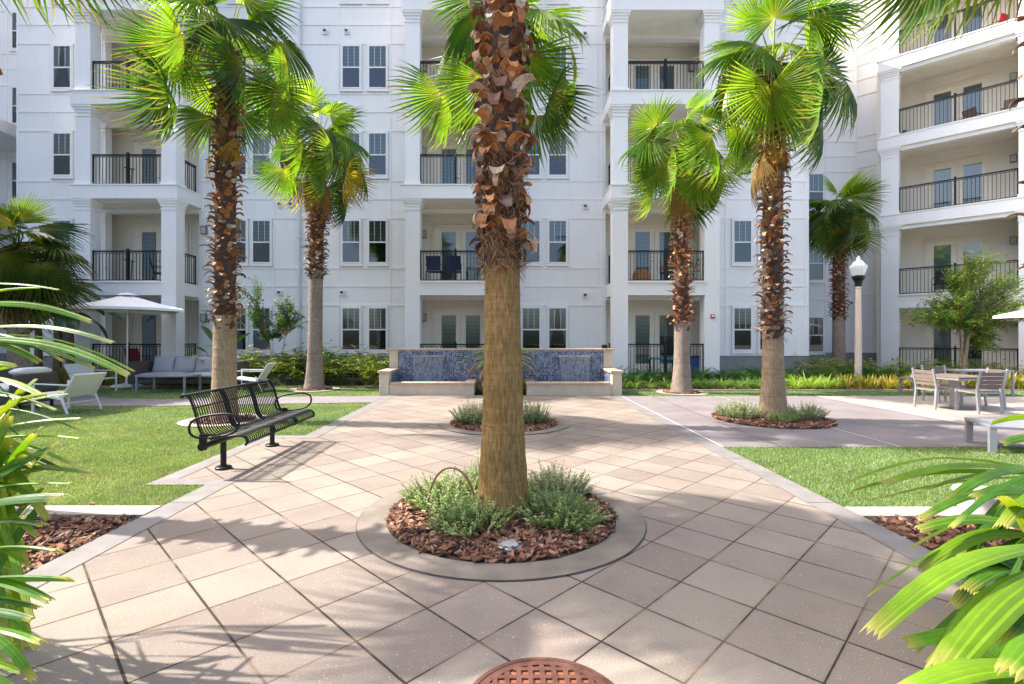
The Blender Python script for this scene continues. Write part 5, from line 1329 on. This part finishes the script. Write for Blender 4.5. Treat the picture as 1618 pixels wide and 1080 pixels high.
MB().box(-.055, .055, -.055, .055, .015, .605).build('pedestal', M['alu'], tb); MB().box(-.30, .30, -.30, .30, 0, .015).build('base_plate', M['alu'], tb)
dining('slatted dining chair left of the table with its back to the lamp post', (8.83, 10.25, 0), R(3))
dining('slatted dining chair nearest the camera at the front right of the table', (9.22, 9.76, 0), R(92))
dining('slatted dining chair behind the table, half hidden by the left chair', (9.75, 11.15, 0), R(-95))
dining('slatted dining chair at the right side of the table partly behind the nearest chair', (9.86, 10.35, 0), R(172))

# ================================================================ SMALL THINGS
hoop = MB(); P = []
for k in range(25):
    a = PI*k/24; P.append((-.205*math.cos(a)*1.0, .06*math.cos(a), .42*math.sin(a)**.85 - .02))
hp = hoop.tube(P, .009, 8).build('irrigation_pipe', pm('rusty_pipe', (.20, .10, .055), .7, .25, 30), None, smooth=True); hp.location = (-.42, 4.05, .0)
tag(hp, 'thin brown pipe bent into a hoop over the herbs left of the front palm', 'pipe')
P = [(.30*math.cos(a), .30*math.sin(a)*.9, .035+.01*math.sin(3*a)) for a in np.linspace(-1.2, 2.6, 30)]
hz = MB().tube(P, .009, 8).build('drip_hose', pm('brown_hose', (.16, .09, .06), .6, .2, 20), None, smooth=True); hz.location = (.02, 4.15, 0); tag(hz, 'brown drip hose curled round the foot of the front palm', 'hose')
wl = thing('well_light', 'round glass well light set in the mulch in front of the front palm', 'ground light', (.04, 3.42, .03))
MB().lathe([(.085, -.03), (.092, .012), (.082, .020), (.075, .012)], 28).build('rim', M['steel'], wl, smooth=True)
MB().lathe([(.075, .010), (.05, .022), (0, .026)], 28).build('lens', pm('dusty_lens', (.36, .37, .36), .22, .25, 25), wl, smooth=True)
mh = thing('manhole_cover', 'rusty red brown iron manhole cover at the bottom edge of the paving', 'manhole cover', (.165, 1.925, 0)); mh.scale = (.97, .97, 1)
M['rust'] = pm('rusty_iron', (.115, .048, .034), .75, .4, 14, .6, 90, spec=.3); M['rust2'] = pm('rusty_recess', (.24, .085, .038), .85, .3, 14, .6, 90)
MB().lathe([(.345, .002), (.345, .012), (.325, .013), (.322, .004)], 72).build('frame', M['rust'], mh)
MB().lathe([(.318, .003), (.318, .006), (0, .006)], 72).build('recessed_plate', M['rust2'], mh)
m = MB(); m.lathe([(.318, .005), (.318, .0145), (.288, .0145), (.288, .005)], 72)
s = .052
for k in range(-5, 6):
    x = (k)*s; L = math.sqrt(max(0, .290**2-x*x))
    if L > .03:
        m.box(x-.011, x+.011, -L, L, .006, .0140)
        y = k*s
        j = -L
        m.box(-L, L, y-.011, y+.011, .006, .0143)
m.build('grid_ribs', M['rust'], mh)
st_ = thing('landscape_stone', 'smooth white rounded stone stool half hidden by the right foreground leaves', 'stool', (3.95, 4.15, 0))
MB().lathe([(.13, 0), (.15, .03), (.14, .10), (.17, .15), (.19, .17), (.18, .19), (.0, .20)], 28).build('body', M['wframe'], st_, smooth=True)
# fallen leaves on the left lawn and litter
lf = []
for (px, py, s) in ((252, 713, .05), (135, 757, .04), (190, 752, .035), (128, 653, .04), (262, 770, .03), (138, 797, .045)):
    x, y = ground_pt(px, py); o = MB().add([(0, 0, 0), (s, s*.35, .012), (s*2, 0, .004), (s, -s*.4, .008)], [(0, 1, 2), (0, 2, 3)], (.33, .20, .11)).build('fallen_leaf', M['dead']); o.location = (x, y, .014); o.rotation_euler = (0, 0, px)
    tag(o, 'small brown dry leaf on the left lawn, ' + {252: 'nearest the bench pad', 135: 'mid lawn nearer the mulch bed', 190: 'just right of the mid lawn leaf', 128: 'in the shade by the footpath', 262: 'at the sharp front corner', 138: 'beside the planting kerb'}[px], 'leaf', 'dry leaves on the left lawn')
# ---- things on the balconies
def sling(label, loc, rz, col, cat='chair', group=None):
    t = thing('balcony_chair', label, cat, loc, rz, group); c = pm('fabric_' + label.split()[0], col, .8, .1, 20)
    m = MB(); m.box(-.24, .24, -.22, .24, .38, .41); m.build('seat', c, t)
    m = MB(); m.T = Matrix.Translation((0, .22, .42)) @ Matrix.Rotation(R(-14), 4, 'X'); m.box(-.24, .24, -.012, .012, 0, .48); m.T = None; m.build('backrest', c, t)
    for sx in (-1, 1):
        m = MB(); bar(m, (sx*.26, -.22, 0), (sx*.26, -.20, .62), .022); m.build('leg', M['iron'], t); m = MB(); bar(m, (sx*.26, .26, 0), (sx*.26, .20, .42), .022); m.build('leg', M['iron'], t)
        m = MB(); bar(m, (sx*.26, -.22, .62), (sx*.26, .28, .62), .03, .02); m.build('armrest', M['iron'], t)
    return t
gb = 'blue sling chairs on the second floor balcony above the fountain'
sling('blue folding chair on the balcony over the fountain, nearer the left column', (-2.35, 17.15, 3.3), R(176), (.025, .04, .11), group=gb)
sling('blue folding chair on the balcony over the fountain, nearer the middle rail post', (-1.72, 17.15, 3.3), R(184), (.025, .04, .11), group=gb)
sling('red folding chair on the ground floor terrace behind the white umbrella pole', (-12.6, 17.3, .2), R(180), (.38, .03, .04))
sling('dark folding chair on the second floor balcony of the left bay', (-12.0, 17.6, 3.3), R(120), (.03, .03, .035))
sling('grey wicker chair on the fourth floor balcony of the angled wing, nearest the column', (18.9, 18.75, 9.35), R(150), (.16, .14, .13))
sling('brown wicker chair on the fourth floor balcony of the angled wing, by the door', (18.2, 19.35, 9.35), R(100), (.13, .10, .085))
sling('red lounge chair on the top balcony of the angled wing', (18.3, 18.75, 12.45), R(200), (.55, .04, .05))
sling('bright red lounge chair on the top balcony nearer the right column', (18.9, 18.2, 12.45), R(160), (.60, .03, .05))
sling('dark chair on the second floor balcony of the angled wing', (17.1, 19.6, 3.15), R(150), (.03, .03, .04))
bi = thing('bistro_chair', 'wood and black metal folding bistro chair on the balcony right of the fountain', 'chair', (5.62, 17.3, 3.3), R(-20))
wd_ = pm('bistro_wood', (.42, .22, .09), .6, .2, 12)
m = MB(); [m.box(-.19, .19, y-.03, y+.03, .45, .465) for y in (-.14, -.06, .02, .10)]; m.build('seat', wd_, bi)
m = MB(); m.box(-.19, .19, .17, .19, .76, .84); m.box(-.19, .19, .165, .185, .62, .68); m.build('backrest', wd_, bi)
for sx in (-1, 1): m = MB(); bar(m, (sx*.2, -.18, 0), (sx*.2, .19, .86), .015); bar(m, (sx*.18, .2, 0), (sx*.18, -.16, .45), .015); m.build('leg', M['iron'], bi)
b2 = dup(bi, (6.75, 17.4, 3.3), R(200), 'wood and black metal bistro chair close to the right column of the balcony')
bt = thing('bistro_table', 'small round black table on the balcony right of the fountain', 'table', (6.2, 17.45, 3.3)); MB().lathe([(.28, .70), (.28, .72), (0, .72)], 24).build('tabletop', M['iron'], bt)
for k in range(3): a = k*2.09; m = MB(); bar(m, (.05*math.cos(a), .05*math.sin(a), .70), (.22*math.cos(a), .22*math.sin(a), 0), .018); m.build('leg', M['iron'], bt)
bk = thing('wicker_basket', 'round orange brown wicker basket on the balcony right of the fountain', 'basket', (4.75, 17.3, 3.3)); MB().lathe([(.22, 0), (.31, .18), (.30, .36), (.22, .46)], 24).build('basket_body', pm('orange_wicker', (.42, .20, .08), .8, .3, 40, .6, 70), bk)
MB().lathe([(.22, .46), (.10, .50), (0, .505)], 24).build('lid', pm('orange_wicker_lid', (.36, .17, .07), .8, .3, 40), bk)
cl = thing('storage_box', 'blue plastic bin on the ground floor terrace right of the fountain', 'box', (6.55, 17.2, .2)); MB().box(-.2, .2, -.15, .15, 0, .58).build('bin_body', pm('blue_plastic', (.03, .07, .35), .4, .1, 6), cl, bevel=.02); MB().box(-.21, .21, -.16, .16, .581, .62).build('lid', M['iron'], cl, bevel=.008)
bt2 = thing('patio_table', 'turquoise table on the ground floor terrace behind the palm right of the fountain', 'table', (5.5, 17.3, .2)); MB().box(-.45, .45, -.3, .3, .50, .56).build('tabletop', pm('turquoise_cloth', (.05, .30, .42), .6, .2, 6), bt2, bevel=.01)
for sx in (-1, 1):
    for sy in (-1, 1): MB().box(sx*.4-.02, sx*.4+.02, sy*.25-.02, sy*.25+.02, 0, .50).build('leg', M['iron'], bt2)
for (nm, lb, x, y, z) in (('potted_plant', 'small potted plant at the left end of the fourth floor balcony of the angled wing', 15.75, 19.75, 9.35), ('potted_plant', 'potted plant before the fourth floor door of the angled wing', 17.1, 18.7, 9.35), ('potted_plant', 'leafy potted plant right of the fourth floor rail post of the angled wing', 18.0, 17.9, 9.35)):
    t = thing(nm, lb, 'plant', (x, y, z)); MB().lathe([(.07, 0), (.10, .16), (.09, .16), (0, .14)], 16).build('pot', M['wicker'], t)
    mm = MB(); strap(np.random.default_rng(int(x*10)), mm, n=30, ln=(.1, .25), wd=(.008, .02), sp=(.5, 2), lift=(30, 88), cols=DK+GR[:2]); o = mm.build('leaves', M['shrub'], t); o.location = (0, 0, .14)
for (x, n_) in ((-13.05, 3), (-13.05, 2), (-13.05, 4)):
    t = thing('folded_stand', 'black folded metal stand leaning behind the rail on floor %s of the left bay' % ('one', 'two', 'three', 'four')[n_-1], 'stand', (x, 17.35, .2+FH*(n_-1)+(.1 if n_ > 2 else 0)))
    m = MB(); bar(m, (0, 0, 0), (0, .05, .78), .02); bar(m, (.16, 0, 0), (.16, .05, .78), .02); bar(m, (-.1, .05, .85), (.24, .05, .78), .05, .03); m.build('stand_frame', M['iron'], t); 
ln_ = thing('lantern', 'dark metal lantern on the fourth floor balcony of the angled wing', 'lantern', (18.35, 18.4, 9.35)); MB().box(-.08, .08, -.08, .08, 0, .24).build('lantern_body', M['lampbox'], ln_, bevel=.01); MB().lathe([(.12, .241), (.05, .33), (.01, .38)], 8).build('roof', M['iron'], ln_)
